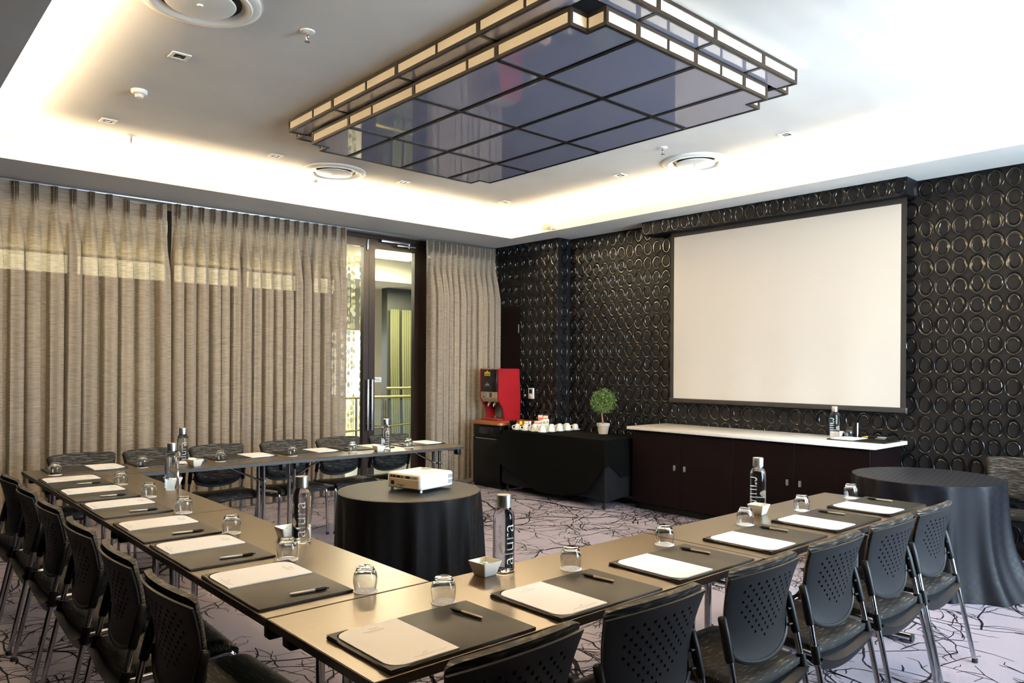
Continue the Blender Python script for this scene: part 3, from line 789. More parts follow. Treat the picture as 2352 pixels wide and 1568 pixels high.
# ================================================================== SCREEN WALL FURNITURE
t = thing('projection_screen', 'large white projection screen with black border on the ring wallpaper', 'projection screen', (6.86, 3.79, 0))
SX0, SX1, SZ0, SZ1 = -1.195, 1.185, 1.163, 2.935       # along Y
bm = new()
grid(bm, lambda u, v: (-0.004+0.003*math.sin(u*26)*(1-v)**2, SX0+(SX1-SX0)*u, SZ0+(SZ1-SZ0)*v), 80, 12)
g = obj('screen_surface', bm, 'screenwhite', t, 60)
bm = new(); box(bm, -0.002, 0.001, SX0-0.045, SX0, SZ0, SZ1+0.06); box(bm, -0.002, 0.001, SX1, SX1+0.045, SZ0, SZ1+0.06); box(bm, -0.002, 0.001, SX0, SX1, SZ1, SZ1+0.06)
obj('black_border', bm, 'blackfelt', t, 0)
bm = new(); box(bm, -0.018, 0.012, SX0-0.05, SX1+0.05, SZ0-0.045, SZ0, 0.006); obj('bottom_bar', bm, 'blackfelt', t)
bm = new(); box(bm, -0.019, 0.013, SX0-0.056, SX0-0.05, SZ0-0.05, SZ0+0.0, 0.002); obj('bar_end_cap', bm, 'alu', t)
bm = new(); tube(bm, [(0.03, SX0-0.1, 3.03), (0.03, SX1+0.1, 3.03)], 0.035, 16); obj('roller', bm, 'blackfelt', t)

t = thing('light_switch', 'grey metal switch plate on the wallpaper beside the thermostat', 'switch', (XS, 7.235, 1.145))
bm = new(); box(bm, -0.012, 0, -0.032, 0.032, -0.06, 0.06, 0.003); obj('plate', bm, 'satin', t)
bm = new(); box(bm, -0.018, -0.010, -0.012, 0.012, -0.035, -0.012, 0.003); obj('rocker', bm, 'offwhite_plastic', t)
t = thing('thermostat', 'white wall thermostat with dark display on the ring wallpaper', 'thermostat', (XS, 7.115, 1.15))
bm = new(); box(bm, -0.024, 0, -0.048, 0.048, -0.07, 0.07, 0.006); obj('housing', bm, 'offwhite_plastic', t)
bm = new(); box(bm, -0.0265, -0.02, -0.03, 0.03, 0.0, 0.055, 0.002); obj('display', bm, 'darkscreen', t)
bm = new(); lathe(bm, [(0, 0), (0.018, 0), (0.017, 0.005), (0.012, 0.006), (0.011, 0.002), (0, 0.002)], 20, T((-0.024, -0.004, -0.033), 0, 0, -PI/2)); obj('dial', bm, 'offwhite_plastic', t)

# ---- credenza
t = thing('credenza', 'long dark mahogany credenza with white worktop under the projection screen', 'cabinet', (6.30, 3.86, 0))
Y0, Y1 = -1.245, 1.235
bm = new(); box(bm, 0.018, 0.62, Y0, Y1, 0.07, 0.84); obj('carcass', bm, 'mahogany', t, 0)
bm = new(); box(bm, 0.05, 0.62, Y0+0.02, Y1-0.02, 0.0, 0.07); obj('plinth', bm, 'blackplastic', t, 0)
bm = new(); box(bm, -0.05, 0.63, Y0-0.055, Y1+0.04, 0.84, 0.872, 0.003); obj('worktop', bm, 'stone', t)
dy = [Y1, 0.63, 0.02, -0.59, Y0]; hy = [0.69, 0.567, -0.526, -0.644]
for k in range(4):
    a, b = dy[k+1]+0.002, dy[k]-0.002
    bm = new(); box(bm, 0.0, 0.018, a, b, 0.075, 0.835, 0.0015, seg=1); d = obj('door', bm, 'mahogany', t)
    bm = new(); box(bm, -0.016, 0.002, hy[k]-0.011, hy[k]+0.011, 0.455, 0.508, 0.003); h = obj('handle', bm, 'alu', d); h['label'] = 'small square silver handle'
# laptop-like panel and cables at the back of the worktop
t = thing('connection_panel', 'small black cable connection box at the back of the white worktop', 'cable box', (6.888, 2.80, 0.872))
bm = new(); box(bm, -0.045, 0.045, -0.17, 0.14, 0.0, 0.034, 0.004); obj('housing', bm, 'blackplastic', t)
bm = new(); tube(bm, [(-0.048, 0.06, 0.02), (-0.06, 0.075, 0.02), (-0.06, 0.11, 0.012)], 0.004, 6); obj('plug', bm, 'yellow', t)
bm = new(); box(bm, -0.0455, -0.044, -0.10, -0.02, 0.020, 0.026); obj('label_strip', bm, 'print', t, 0)
t = thing('antenna_stick', 'thin white upright stick behind the glass on the white worktop', 'stick', (6.885, 2.972, 0.872))
bm = new(); tube(bm, [(0, 0, 0.004), (0, 0, 0.135)], 0.006, 8); obj('rod', bm, 'offwhite_plastic', t)
bm = new(); lathe(bm, [(0, 0), (0.016, 0), (0.016, 0.004), (0.007, 0.008), (0, 0.008)], 14); obj('base', bm, 'offwhite_plastic', t)

# ---- draped cloth helper: hem(s), flare(s) along an open or closed path of (x, y) points with outward normals
def drape(bm, path, ztop, hem, flare, wave=0.0, nv=10, closed=False):
    n = len(path); vs = []
    for i, (x, y) in enumerate(path):
        a = path[(i-1) % n] if (closed or i > 0) else path[i]; b = path[(i+1) % n] if (closed or i < n-1) else path[i]
        tx, ty = b[0]-a[0], b[1]-a[1]; l = math.hypot(tx, ty) or 1
        nx, ny = ty/l, -tx/l
        s = i/(n-1); col = []
        for j in range(nv+1):
            t_ = j/nv; z = ztop - (ztop-hem(s))*t_
            o_ = flare(s)*t_**1.3 + wave*t_*math.sin(s*70+1.3*math.sin(s*23)) + 0.004*min(1, t_*6)
            col.append(bm.verts.new((x+nx*o_, y+ny*o_, z - (0.004 if j == 1 else 0))))
        vs.append(col)
    L = n if closed else n-1
    for i in range(L):
        for j in range(nv):
            bm.faces.new((vs[i][j], vs[i][j+1], vs[(i+1) % n][j+1], vs[(i+1) % n][j]))
    return vs
def rpath(x0, x1, y0, y1, r, order, m=14, k=5):
    pass

# ---- refreshments table: trestle, under-skirt, draped overlay
RX0, RX1, RY0, RY1, RZT = 5.95, 6.66, 5.17, 6.80, 0.728
t = thing('buffet_table', 'rectangular trestle table hidden under black cloths beside the credenza', 'table', ((RX0+RX1)/2, (RY0+RY1)/2, 0))
hx, hy_ = (RX1-RX0)/2-0.012, (RY1-RY0)/2-0.012
bm = new(); box(bm, -hx, hx, -hy_, hy_, RZT-0.03, RZT-0.001, 0.003); obj('tabletop', bm, 'wenge', t)
for sx in (-1, 1):
    for sy in (-1, 1):
        bm = new(); tube(bm, [(sx*(hx-0.03), sy*(hy_-0.04), 0), (sx*(hx-0.03), sy*(hy_-0.04), RZT-0.03)], 0.018, 10); obj('leg', bm, 'blackmetal', t)
def perim(x0, x1, y0, y1, m):
    P = []
    # start at the wall end of the -Y side, front right corner, front, front left corner, +Y side
    for i in range(m+1): P.append((x1-(x1-x0-0.02)*i/m, y0))
    for a in range(1, 5):
        th = a/5*PI/2; P.append((x0+0.02-0.02*math.sin(th), y0+0.02-0.02*math.cos(th)))
    for i in range(2*m+1): P.append((x0, y0+0.02+(y1-y0-0.04)*i/(2*m)))
    for a in range(1, 5):
        th = a/5*PI/2; P.append((x0+0.02-0.02*math.cos(th), y1-0.02+0.02*math.sin(th)))
    for i in range(m+1): P.append((x0+0.02+(x1-x0-0.02)*i/m, y1))
    return P[::-1]
bm = new()
P_ = perim(RX0-0.001, RX1, RY0-0.001, RY1+0.001, 24)
drape(bm, P_, RZT-0.002, lambda s: 0.10+0.012*math.sin(s*31), lambda s: 0.010, 0.004, 8)
tag(obj('table_skirt', bm, 'skirt', None, 60), 'charcoal under-skirt showing at the buffet table end by the credenza', 'tablecloth')
bm = new()
P_ = perim(RX0-0.007, RX1, RY0-0.007, RY1+0.007, 24)
n_ = len(P_)
def seglen(P):
    d = [0]
    for a, b in zip(P, P[1:]): d.append(d[-1]+math.hypot(b[0]-a[0], b[1]-a[1]))
    return [x/d[-1] for x in d]
sl_ = seglen(P_)
ys0 = 0.71/(0.71*2+1.63)
def hem(s):
    i = min(n_-1, int(round(s*(n_-1)))); x, y = P_[i]
    if x > RX0+0.03:      # end sheets
        if y < 6: return 0.33 + 0.16*max(0, (RX0+0.22-x)/0.2)
        return 0.30
    f = (y-RY0)/(RY1-RY0)
    if f < 0.12: return 0.45 - 2.2*f
    if f < 0.42: return 0.186 - 0.10*math.sin((f-0.12)/0.30*PI/2)
    if f < 0.62: return 0.086
    return 0.086 + 0.34*((f-0.62)/0.38)**1.1
def flare(s):
    i = min(n_-1, int(round(s*(n_-1)))); x, y = P_[i]
    if x > RX0+0.03: return 0.012 if y < 6 else 0.008
    if y > RY1: return 0.02
    f = (y-RY0)/(RY1-RY0)
    return 0.035 + 0.14*max(0, (f-0.8)/0.2) + 0.02*math.sin(f*9)**2
vs = drape(bm, P_, RZT+0.006, hem, flare, 0.004, 12)
top = [c[0] for c in vs]
bm.faces.new(top)
tag(obj('buffet_tablecloth', bm, 'mattcloth', None, 50), 'matt black overlay cloth with curved hem draped on the buffet table', 'tablecloth')
ZT2 = RZT+0.0065

# ---- mini bar unit with wooden top
t = thing('minibar_cabinet', 'black mini bar cabinet with honey wood top under the red coffee machine', 'cabinet', (5.97, 7.14, 0))
bm = new(); box(bm, 0.03, 0.64, -0.27, 0.26, 0.0, 0.782); obj('carcass', bm, 'blackplastic', t, 0)
bm = new(); box(bm, 0.005, 0.03, -0.265, 0.255, 0.04, 0.62, 0.003); d = obj('fridge_door', bm, 'blackplastic', t)
bm = new(); box(bm, -0.002, 0.006, -0.20, 0.20, 0.600, 0.610); obj('handle_strip', bm, 'alu', d)
bm = new(); box(bm, 0.008, 0.03, -0.265, 0.255, 0.63, 0.775, 0.003); d = obj('drawer_front', bm, 'blackplastic', t)
bm = new(); box(bm, 0.004, 0.010, -0.12, 0.14, 0.665, 0.745, 0.002); obj('display_window', bm, 'darkscreen', d)
bm = new(); poly = [(-0.03+0.06*(1-math.cos(a)), -0.32+0.06*(1-math.sin(a))) for a in [i/6*PI/2 for i in range(7)]][::-1] 
poly = [(0.66, -0.29), (0.66, 0.28)] + [(0.03-0.06*math.sin(i/6*PI/2), 0.22+0.06*math.cos(i/6*PI/2)) for i in range(7)] + [(0.03-0.06*math.cos(i/6*PI/2), -0.23-0.06*math.sin(i/6*PI/2)) for i in range(7)]
prism(bm, poly, 0.782, 0.812); o = obj('wooden_top', bm, 'oak', t, 30); o['label'] = 'honey wood top with rounded front corners'
# ---- coffee machine
t = thing('coffee_machine', 'tall red coffee dispenser with black front panel on the mini bar cabinet', 'coffee machine', (6.17, 7.32, 0.812))
def yprism(bm, prof, y0, y1):      # profile in (x, z) extruded along y
    a = [bm.verts.new((x, y0, z)) for x, z in prof]; b = [bm.verts.new((x, y1, z)) for x, z in prof]
    bm.faces.new(a); bm.faces.new(b[::-1]); n = len(prof)
    for i in range(n): bm.faces.new((a[i], b[i], b[(i+1) % n], a[(i+1) % n]))
pr = [(0.012, 0.66), (0.0, 0.645), (0.0, 0.285), (0.02, 0.24), (0.075, 0.17), (0.10, 0.10), (0.105, 0.03), (0.105, 0.0), (0.37, 0.0), (0.375, 0.30), (0.355, 0.645), (0.345, 0.66)]
for nm, (a, b) in (('side_panel', (-0.185, -0.160)), ('side_panel', (0.160, 0.185))):
    bm = new(); yprism(bm, pr, a, b); obj(nm, bm, 'red', t, 25)
bm = new(); yprism(bm, [(0.006, 0.657), (0.006, 0.28), (0.035, 0.235), (0.24, 0.235), (0.24, 0.0), (0.36, 0.0), (0.35, 0.657)], -0.160, 0.160); obj('body', bm, 'greyinner', t, 25)
bm = new(); box(bm, -0.006, 0.008, -0.155, 0.155, 0.365, 0.65, 0.003); fp = obj('front_panel', bm, 'panelblack', t)
bm = new(); prism(bm, [(-0.055, -0.02), (0.055, -0.02), (0.055, 0.03), (0.02, 0.034), (0.0, 0.052), (-0.02, 0.034), (-0.055, 0.03)], 0, 0.002, mat=T((-0.006, 0.03, 0.585), -PI/2, PI/2)); bd = obj('badge', bm, 'gold', fp, 0); bd['label'] = 'yellow badge with crown point'
bm = text_bm('JACOBS', 0.026, 0.0003, 'CENTER'); bmesh.ops.transform(bm, matrix=T((-0.0085, 0.03, 0.577), -PI/2, PI/2), verts=bm.verts); obj('lettering', bm, 'letterdark', fp, 0, fixn=False)
bm = text_bm('COFFEE', 0.020, 0.0003, 'CENTER'); bmesh.ops.transform(bm, matrix=T((-0.0066, 0.03, 0.452), -PI/2, PI/2), verts=bm.verts); obj('lettering', bm, 'lettering', fp, 0, fixn=False)
bm = new(); box(bm, -0.007, -0.0055, -0.025, 0.085, 0.440, 0.443); lathe(bm, [(0, 0), (0.006, 0), (0, 0.001)], 8, T((-0.006, 0.03, 0.482), 0, 0, -PI/2)); obj('print_line', bm, 'print', fp, 0)
bm = new(); yprism(bm, [(-0.006, 0.362), (-0.006, 0.285), (0.03, 0.235), (0.08, 0.235), (0.05, 0.362)], -0.157, 0.157); cp = obj('control_panel', bm, 'champagne', t, 20)
bm = new(); box(bm, -0.009, -0.005, 0.0, 0.06, 0.295, 0.35, 0.001); obj('display', bm, 'greyinner', cp)
for k in range(4):
    bm = new(); box(bm, -0.009, -0.005, -0.06, -0.018, 0.297+0.0145*k, 0.307+0.0145*k, 0.001); obj('button', bm, 'blackplastic', cp)
bm = new(); box(bm, -0.009, -0.005, 0.085, 0.11, 0.297, 0.307, 0.001); obj('button', bm, 'blackplastic', cp)
for y in (-0.035, 0.07):
    bm = new(); tube(bm, [(0.09, y, 0.236), (0.045, y-0.012, 0.205), (0.03, y-0.018, 0.196)], [0.022, 0.016, 0.008], 12); tube(bm, [(0.032, y-0.018, 0.200), (0.030, y-0.018, 0.176)], 0.006, 8); obj('spout', bm, 'champagne', t)
bm = new(); box(bm, 0.0, 0.235, -0.16, 0.16, 0.0, 0.028, 0.008); obj('drip_tray', bm, 'red', t)
bm = new(); box(bm, 0.012, 0.225, -0.145, 0.145, 0.028, 0.031); obj('tray_grille', bm, 'satin', t, 0)
bm = new(); tube(bm, [(0.20, -0.01, 0.031), (0.20, -0.01, 0.175)], 0.012, 10); obj('spout_pipe', bm, 'greyinner', t)
bm = new(); lathe(bm, [(0, 0.0), (0.014, 0.0), (0.016, 0.010), (0.010, 0.022), (0, 0.025)], 14, T((0.13, 0.03, 0.031))); obj('tap_knob', bm, 'chrome', t)

# ---- cups and saucers
def cup(label, loc, rz):
    s = thing('saucer', label.replace('upturned coffee cup', 'saucer under the cup'), 'saucer', loc, rz, 'white saucers on the buffet table')
    bm = new(); lathe(bm, [(0, 0.003), (0.024, 0.003), (0.026, 0.0), (0.038, 0.0), (0.058, 0.0075), (0.065, 0.013), (0.064, 0.0155), (0.056, 0.011), (0.045, 0.006), (0, 0.006)], 32); obj('dish', bm, 'china', s, 40)
    c = thing('coffee_cup', label, 'cup', (loc[0], loc[1], loc[2]+0.0068), rz, 'white upturned cups on the buffet table')
    bm = new(); lathe(bm, [(0.038, 0.0), (0.0385, 0.004), (0.037, 0.020), (0.034, 0.040), (0.029, 0.056), (0.022, 0.060), (0.021, 0.063), (0.018, 0.063), (0.017, 0.060), (0.0, 0.060), (0.0, 0.056), (0.026, 0.053), (0.031, 0.038), (0.0345, 0.018), (0.036, 0.002), (0.038, 0.0)], 28); bmesh.ops.transform(bm, matrix=Matrix.Diagonal((1.06, 1.06, 1.13, 1)), verts=bm.verts); obj('bowl', bm, 'china', c, 40)
    bm = new(); tube(bm, arc((0.035, 0, 0.014), (0.074, 0, 0.016), (0.058, 0, 0.040), 6) + [Vector((0.029, 0, 0.050))], [0.0045]*7+[0.004], 8); bmesh.ops.transform(bm, matrix=Matrix.Diagonal((1.06, 1.06, 1.13, 1)), verts=bm.verts); obj('handle', bm, 'china', c, 40)
    return s, c
SZ_ = ZT2
first = None
cups = []
for k, x in enumerate((6.06, 6.20, 6.34, 6.48, 6.61)): cups.append((x, 6.225, 'white upturned coffee cup at the corner where both front cup lines meet' if k == 0 else 'white upturned coffee cup, %s in the line towards the topiary' % ('', 'second', 'third', 'fourth', 'last')[k]))
for k, y in enumerate((6.37, 6.52, 6.66)): cups.append((6.075-0.004*k, y, 'white upturned coffee cup, %s in the line towards the napkin holder' % ('second', 'third', 'last')[k]))
for k, x in enumerate((6.21, 6.345, 6.48, 6.61)): cups.append((x+0.01, 6.37, 'white upturned coffee cup, %s in the half hidden line behind the front cups' % ('first', 'second', 'third', 'fourth')[k]))
cups.append((6.215, 6.515, 'white upturned coffee cup in the middle, just before the biscuit packet'))
# handles point towards the table's coffee machine end
for i, (x, y, lab) in enumerate(cups):
    rz = 2.25 + 0.12*math.sin(i*2.1)
    if first is None: first = cup(lab, (x, y, SZ_), rz)
    else:
        dup(first[0], (x, y, SZ_), rz, lab.replace('upturned coffee cup', 'saucer under the cup')); dup(first[1], (x, y, SZ_+0.0068), rz, lab)
# ---- tea things
t = thing('napkin_holder', 'black napkins fanned in a dark holder beside the coffee machine', 'napkin holder', (6.08, 6.775, ZT2), 0.5)
bm = new(); box(bm, -0.05, 0.05, -0.035, 0.035, 0, 0.05, 0.003); obj('holder', bm, 'blackplastic', t)
for k in range(3):
    bm = new(); prism(bm, [(-0.05, 0), (0.05, 0), (0.075-0.03*k, 0.075), (0.0, 0.05), (-0.07+0.02*k, 0.07)], -0.002, 0.002, mat=T((0, -0.02+0.02*k, 0.045), 0.3*k-0.3, PI/2-0.2+0.15*k)); obj('napkin', bm, 'mattcloth', t, 0)
t = thing('sachet_bowl', 'dark bowl of yellow and white sugar sachets behind the cups', 'bowl', (6.225, 6.695, ZT2))
bm = new(); lathe(bm, [(0, 0), (0.04, 0), (0.075, 0.035), (0.085, 0.06), (0.081, 0.06), (0.07, 0.035), (0.036, 0.006), (0, 0.006)], 24); obj('bowl', bm, 'blackplastic', t)
sac = None
for i in range(16):
    yel = i < 10
    a = i*2.4; rr_ = 0.022+0.04*((i*7) % 10)/10
    if yel: x = 6.21+rr_*math.cos(a)*0.9; y = 6.72+rr_*math.sin(a)*0.8
    else: x = 6.25+rr_*math.cos(a)*0.6; y = 6.655+rr_*math.sin(a)*0.4
    bm = new(); box(bm, -0.014, 0.014, -0.002, 0.002, 0, 0.055, 0.0018, seg=1)
    o = obj('sugar_sachet', bm, 'yellow' if yel else 'sachetwhite', None, 0); o.location = (x, y, ZT2+0.047); o.rotation_euler = (0.35*math.sin(i*1.7), 0.35*math.cos(i*2.3), a)
    tag(o, 'yellow paper sugar sachet standing in the dark bowl' if yel else 'white paper sugar sachet standing in the dark bowl', 'sachet', 'yellow sugar sachets in the bowl' if yel else 'white sugar sachets in the bowl')
t = thing('tea_box', 'clear acrylic tea box holding patterned tea packets behind the cups', 'tea box', (6.47, 6.62, ZT2), -0.75)
bm = new(); box(bm, -0.07, 0.11, -0.05, 0.05, 0, 0.006); box(bm, 0.106, 0.11, -0.05, 0.05, 0.006, 0.175); box(bm, -0.07, 0.106, 0.046, 0.05, 0.006, 0.175); obj('acrylic_case', bm, 'acrylic', t, 0)
bm = new(); tube(bm, [(0.108, -0.048, 0.176), (0.108, 0.048, 0.176), (-0.07, 0.048, 0.176)], 0.0018, 6); obj('case_rim', bm, 'satin', t)
for k, (m_, x, y, z, h_) in enumerate((('teacard', -0.045, 0.02, 0.006, 0.16), ('teacard', 0.02, 0.02, 0.006, 0.155), ('orange', -0.04, -0.01, 0.006, 0.13), ('sachetwhite', 0.03, -0.012, 0.006, 0.115), ('sachetwhite', 0.0, -0.035, 0.006, 0.11))):
    bm = new(); box(bm, x-0.03, x+0.03, y-0.006, y+0.006, z, z+h_, 0.001, seg=1); p = obj('tea_packet', bm, m_, t, 0)
    bm = new(); box(bm, x-0.018, x+0.018, y-0.0068, y-0.006, z+h_*0.55, z+h_*0.8); obj('label_patch', bm, ('orange', 'orange', 'teacard', 'teagreen', 'teagreen')[k], p, 0)
t = thing('biscuit_pack', 'white packet with an orange band lying between sachets and tea box', 'packet', (6.24, 6.545+0.12, ZT2), 0.4)
t.location = (6.345, 6.60, ZT2)
bm = new(); box(bm, -0.03, 0.03, -0.04, 0.04, 0, 0.10, 0.008); obj('wrapper', bm, 'sachetwhite', t)
bm = new(); box(bm, -0.0315, 0.0315, -0.0415, 0.0415, 0.072, 0.086, 0.004); obj('band', bm, 'orange', t)
# ---- topiary
t = thing('potted_topiary', 'small ball topiary tree in a pale stone pot on the buffet table', 'potted plant', (6.52, 5.70, ZT2))
bm = new(); lathe(bm, [(0, 0), (0.052, 0), (0.066, 0.088), (0.074, 0.090), (0.076, 0.122), (0.068, 0.123), (0.066, 0.108), (0, 0.108)], 32); obj('pot', bm, 'terracotta', t, 40)
bm = new(); rp = random.Random(3)
for k in range(60):
    a = rp.uniform(0, 2*PI); r = 0.060*math.sqrt(rp.random())
    bmesh.ops.create_icosphere(bm, subdivisions=1, radius=rp.uniform(0.006, 0.010), matrix=T((r*math.cos(a), r*math.sin(a), 0.112)))
o = obj('pebbles', bm, 'pebble', t, 60); o['kind'] = 'stuff'
bm = new(); tube(bm, [(0, 0, 0.10), (-0.006, 0.006, 0.16), (-0.012, 0.012, 0.22), (-0.004, 0.012, 0.30)], [0.013, 0.010, 0.009, 0.008], 9)
tube(bm, [(-0.012, 0.012, 0.22), (0.02, -0.02, 0.28)], [0.006, 0.004], 7); tube(bm, [(-0.010, 0.012, 0.23), (-0.04, 0.05, 0.29)], [0.006, 0.004], 7); obj('trunk', bm, 'bark', t, 60)
bm = new()
for k in range(2600):
    u_ = rp.uniform(-1, 1); a = rp.uniform(0, 2*PI); rr_ = 0.150*(rp.random()**0.28)*(1+0.05*math.sin(5*a)+0.05*math.sin(7*u_*3))
    s_ = math.sqrt(1-u_*u_); p = Vector((rr_*s_*math.cos(a), rr_*s_*math.sin(a), 0.37+rr_*u_*0.98))
    R_ = T(p, rp.uniform(0, 6.28), rp.uniform(-1.2, 1.2), rp.uniform(-1.2, 1.2)); L = rp.uniform(0.010, 0.018); W = L*0.36
    q4 = [bm.verts.new(R_ @ Vector(c)) for c in ((0, 0, 0), (W, L*0.5, 0.001), (0, L, -0.001), (-W, L*0.5, 0.001))]
    bm.faces.new(q4)
o = obj('foliage', bm, 'leaf', t, 0, fixn=False); o['kind'] = 'stuff'

# ================================================================== CONFERENCE TABLES
def table(name, label, loc, rz, L=1.78, W=0.60):
    t = thing(name, label, 'table', loc, rz, 'folding conference tables set in a U')
    bm = new(); box(bm, -L/2, L/2, -W/2, W/2, 0.713, 0.738, 0.0015, mi=0, seg=1)
    for f in bm.faces:
        f.material_index = 0
    o = obj('tabletop', bm, ['wenge'], t, 30)
    bm = new(); e = 0.0012
    for a, b, c, d in ((-L/2-e, L/2+e, -W/2-e, -W/2+0.0002), (-L/2-e, L/2+e, W/2-0.0002, W/2+e), (-L/2-e, -L/2+0.0002, -W/2, W/2), (L/2-0.0002, L/2+e, -W/2, W/2)): box(bm, a, b, c, d, 0.711, 0.7365)
    obj('edge_band', bm, 'wenge_edge', t, 0)
    for s in (-1, 1):
        x = s*(L/2-0.13)
        for y in (-0.052, 0.052):
            bm = new(); tube(bm, [(x, y, 0.045), (x, y, 0.712)], 0.0155, 14); obj('leg', bm, 'chrome', t)
        bm = new(); tube(bm, [(x, -0.255, 0.026), (x, 0.255, 0.026)], 0.021, 14); o = obj('foot_bar', bm, 'chrome', t)
        bm = new()
        for y in (-0.258, 0.258): tube(bm, [(x, y-0.006, 0.026), (x, y+0.006, 0.026)], 0.0225, 14)
        for y in (-0.2, 0.2): lathe(bm, [(0, 0), (0.012, 0), (0.012, 0.008), (0, 0.008)], 10, T((x, y, 0)))
        obj('foot_cap', bm, 'rubber', o)
        bm = new(); tube(bm, [(x, 0.0, 0.555), (x-s*0.04, 0, 0.565), (x-s*0.30, 0, 0.700)], 0.008, 8); tube(bm, [(x, -0.08, 0.555), (x, 0.08, 0.555)], 0.009, 8); obj('folding_brace', bm, 'chrome', t)
        bm = new(); box(bm, x-0.03, x+0.03, -0.26, 0.26, 0.698, 0.712); obj('mounting_rail', bm, 'blackmetal', t, 0)
        for y in (-0.245, 0.245):
            bm = new(); box(bm, s*(L/2-0.055)-0.022, s*(L/2-0.055)+0.022, y-0.03, y+0.03, 0.655, 0.7115, 0.006); obj('linking_block', bm, 'blackplastic', t)
    return t
tabs = [((0.958+0.90, 1.860, 0), 0, 1.80, 'dark wood folding table of the front row, end by the black corner chairs'),
        ((2.762+0.875, 1.850, 0), -0.006, 1.745, 'dark wood folding table of the front row, end by the navy round table'),
        ((1.257, 3.051, 0), PI/2, 1.764, 'dark wood folding table of the side row, nearer half touching the front row'),
        ((1.257, 4.796, 0), PI/2, 1.716, 'dark wood folding table of the side row, farther half near the curtains'),
        ((1.833, 5.958, 0), 0, 1.75, 'dark wood folding table of the back row, on the curtain seam side'),
        ((3.589, 5.945, 0), -0.012, 1.75, 'dark wood folding table of the back row, in front of the glass door')]
for (loc, rz, L, lab) in tabs: table('folding_table', lab, loc, rz, L)
TZ = 0.738

# ================================================================== CHAIRS
def wback(v):        # half width of the back shell at height share v
    return 0.192 + 0.042*v**1.3
def back_pt(u, v, off=0.0, ws=1.0):
    x = (2*u-1); hw = wback(v)*ws
    ze = 0.545 - 0.075*math.sqrt(max(0.0, 1-x*x))
    z = ze + (0.795+0.010*(1-x*x)-ze)*v
    y = 0.132 - 0.018*v - 0.044*v*v + 0.036*x*x*(0.5+0.5*v) - 0.022*(1-v)**4*(1-0.4*x*x)
    return Vector((x*hw, y+off, z))
NU, NV = 41, 33
def hole(i, j):
    u = (i+0.5)/NU*2-1; v = (j+0.5)/NV
    if v > 0.92 or v < 0.24: return False
    lim = 0.76 - max(0, 0.56-v)*1.9
    if abs(u) > lim: return False
    return (j % 2 == 0) and ((i-20) % 4 == (0 if (j//2) % 2 == 0 else 2))
bm = new(); grid(bm, lambda u, v: back_pt(u, v), NU, NV, skip=hole)
bmesh.ops.recalc_face_normals(bm, faces=bm.faces)
bmesh.ops.solidify(bm, geom=bm.faces[:], thickness=0.007)
# thick lip along the bottom curve
lip = []
for i in range(0, 25):
    u = i/24; lip.append(back_pt(u, 0.0) + Vector((0, -0.004, 0.0)))
side_l = [back_pt(0.0, v) + Vector((0, -0.004, 0)) for v in (0.10, 0.05)]
side_r = [back_pt(1.0, v) + Vector((0, -0.004, 0)) for v in (0.05, 0.10)]
tube(bm, side_l+lip+side_r, 0.0095, 8)
chair = thing('conference_chair', '', 'chair', (0, 0, 0), 0, 'stacking conference chairs')
obj('back_shell', bm, 'plastic', chair, 40)
# padded front of the backrest
bm = new()
def padpt(u, v, front):
    x = 2*u-1; vv = 0.06+0.97*v
    p = back_pt(u, min(vv, 1.0), 0, 0.985)
    p.z += max(0, vv-1.0)*0.3
    e = min(1, (1-abs(x))/0.12); e2 = min(1, v/0.08); e3 = min(1, 0.45+(1-v)/0.06)
    k = max(0.0, min(e, e2)); rd = math.sqrt(max(0, 1-(1-e3)**2))
    th = 0.008 + 0.022*math.sqrt(max(0, 1-(1-k)**2))*rd
    p.y += th if front else 0.0045
    if v > 0.9: p.z += 0.013*math.sqrt((v-0.9)/0.1)*(0.25+0.75*e) * (0.75 if not front else 1.0)
    return p
A_ = grid(bm, lambda u, v: padpt(u, v, True), 20, 16); B_ = grid(bm, lambda u, v: padpt(u, v, False), 20, 16)
for i in range(20):
    bm.faces.new((A_[i][0], A_[i+1][0], B_[i+1][0], B_[i][0])); bm.faces.new((A_[i][16], A_[i+1][16], B_[i+1][16], B_[i][16]))
for j in range(16):
    bm.faces.new((A_[0][j], A_[0][j+1], B_[0][j+1], B_[0][j])); bm.faces.new((A_[20][j], A_[20][j+1], B_[20][j+1], B_[20][j]))
obj('back_pad', bm, 'fabric', chair, 60)
# seat pan with drooping rear lip
def seatz(x, y):     # top of the cushion
    return 0.428 + 0.022*min(1, max(0, (y-0.08)/0.36)) - 0.030*max(0, (y-0.40)/0.09)**2 - 0.012*(1-(x/0.21)**2)*max(0, 1-(y-0.1)/0.25)
bm = new()
def pan(u, v, top):
    x = (2*u-1)*0.228; y = 0.062 + 0.405*v + 0.030*(abs(2*u-1))**2*(1-v)*-0.2
    z = seatz(x, y) - 0.026
    droop = max(0, 1-v/0.22)
    mid = 1-(2*u-1)**2
    z -= droop*(0.006+0.030*mid)
    if not top: z -= 0.016 + 0.026*droop
    if not top: y += 0.020*droop
    return Vector((x, y, z))
A_ = grid(bm, lambda u, v: pan(u, v, True), 18, 14); B_ = grid(bm, lambda u, v: pan(u, v, False), 18, 14)
for i in range(18):
    bm.faces.new((A_[i][0], A_[i+1][0], B_[i+1][0], B_[i][0])); bm.faces.new((A_[i][14], A_[i+1][14], B_[i+1][14], B_[i][14]))
for j in range(14):
    bm.faces.new((A_[0][j], A_[0][j+1], B_[0][j+1], B_[0][j])); bm.faces.new((A_[18][j], A_[18][j+1], B_[18][j+1], B_[18][j]))
obj('seat_pan', bm, 'plastic', chair, 50)
bm = new()
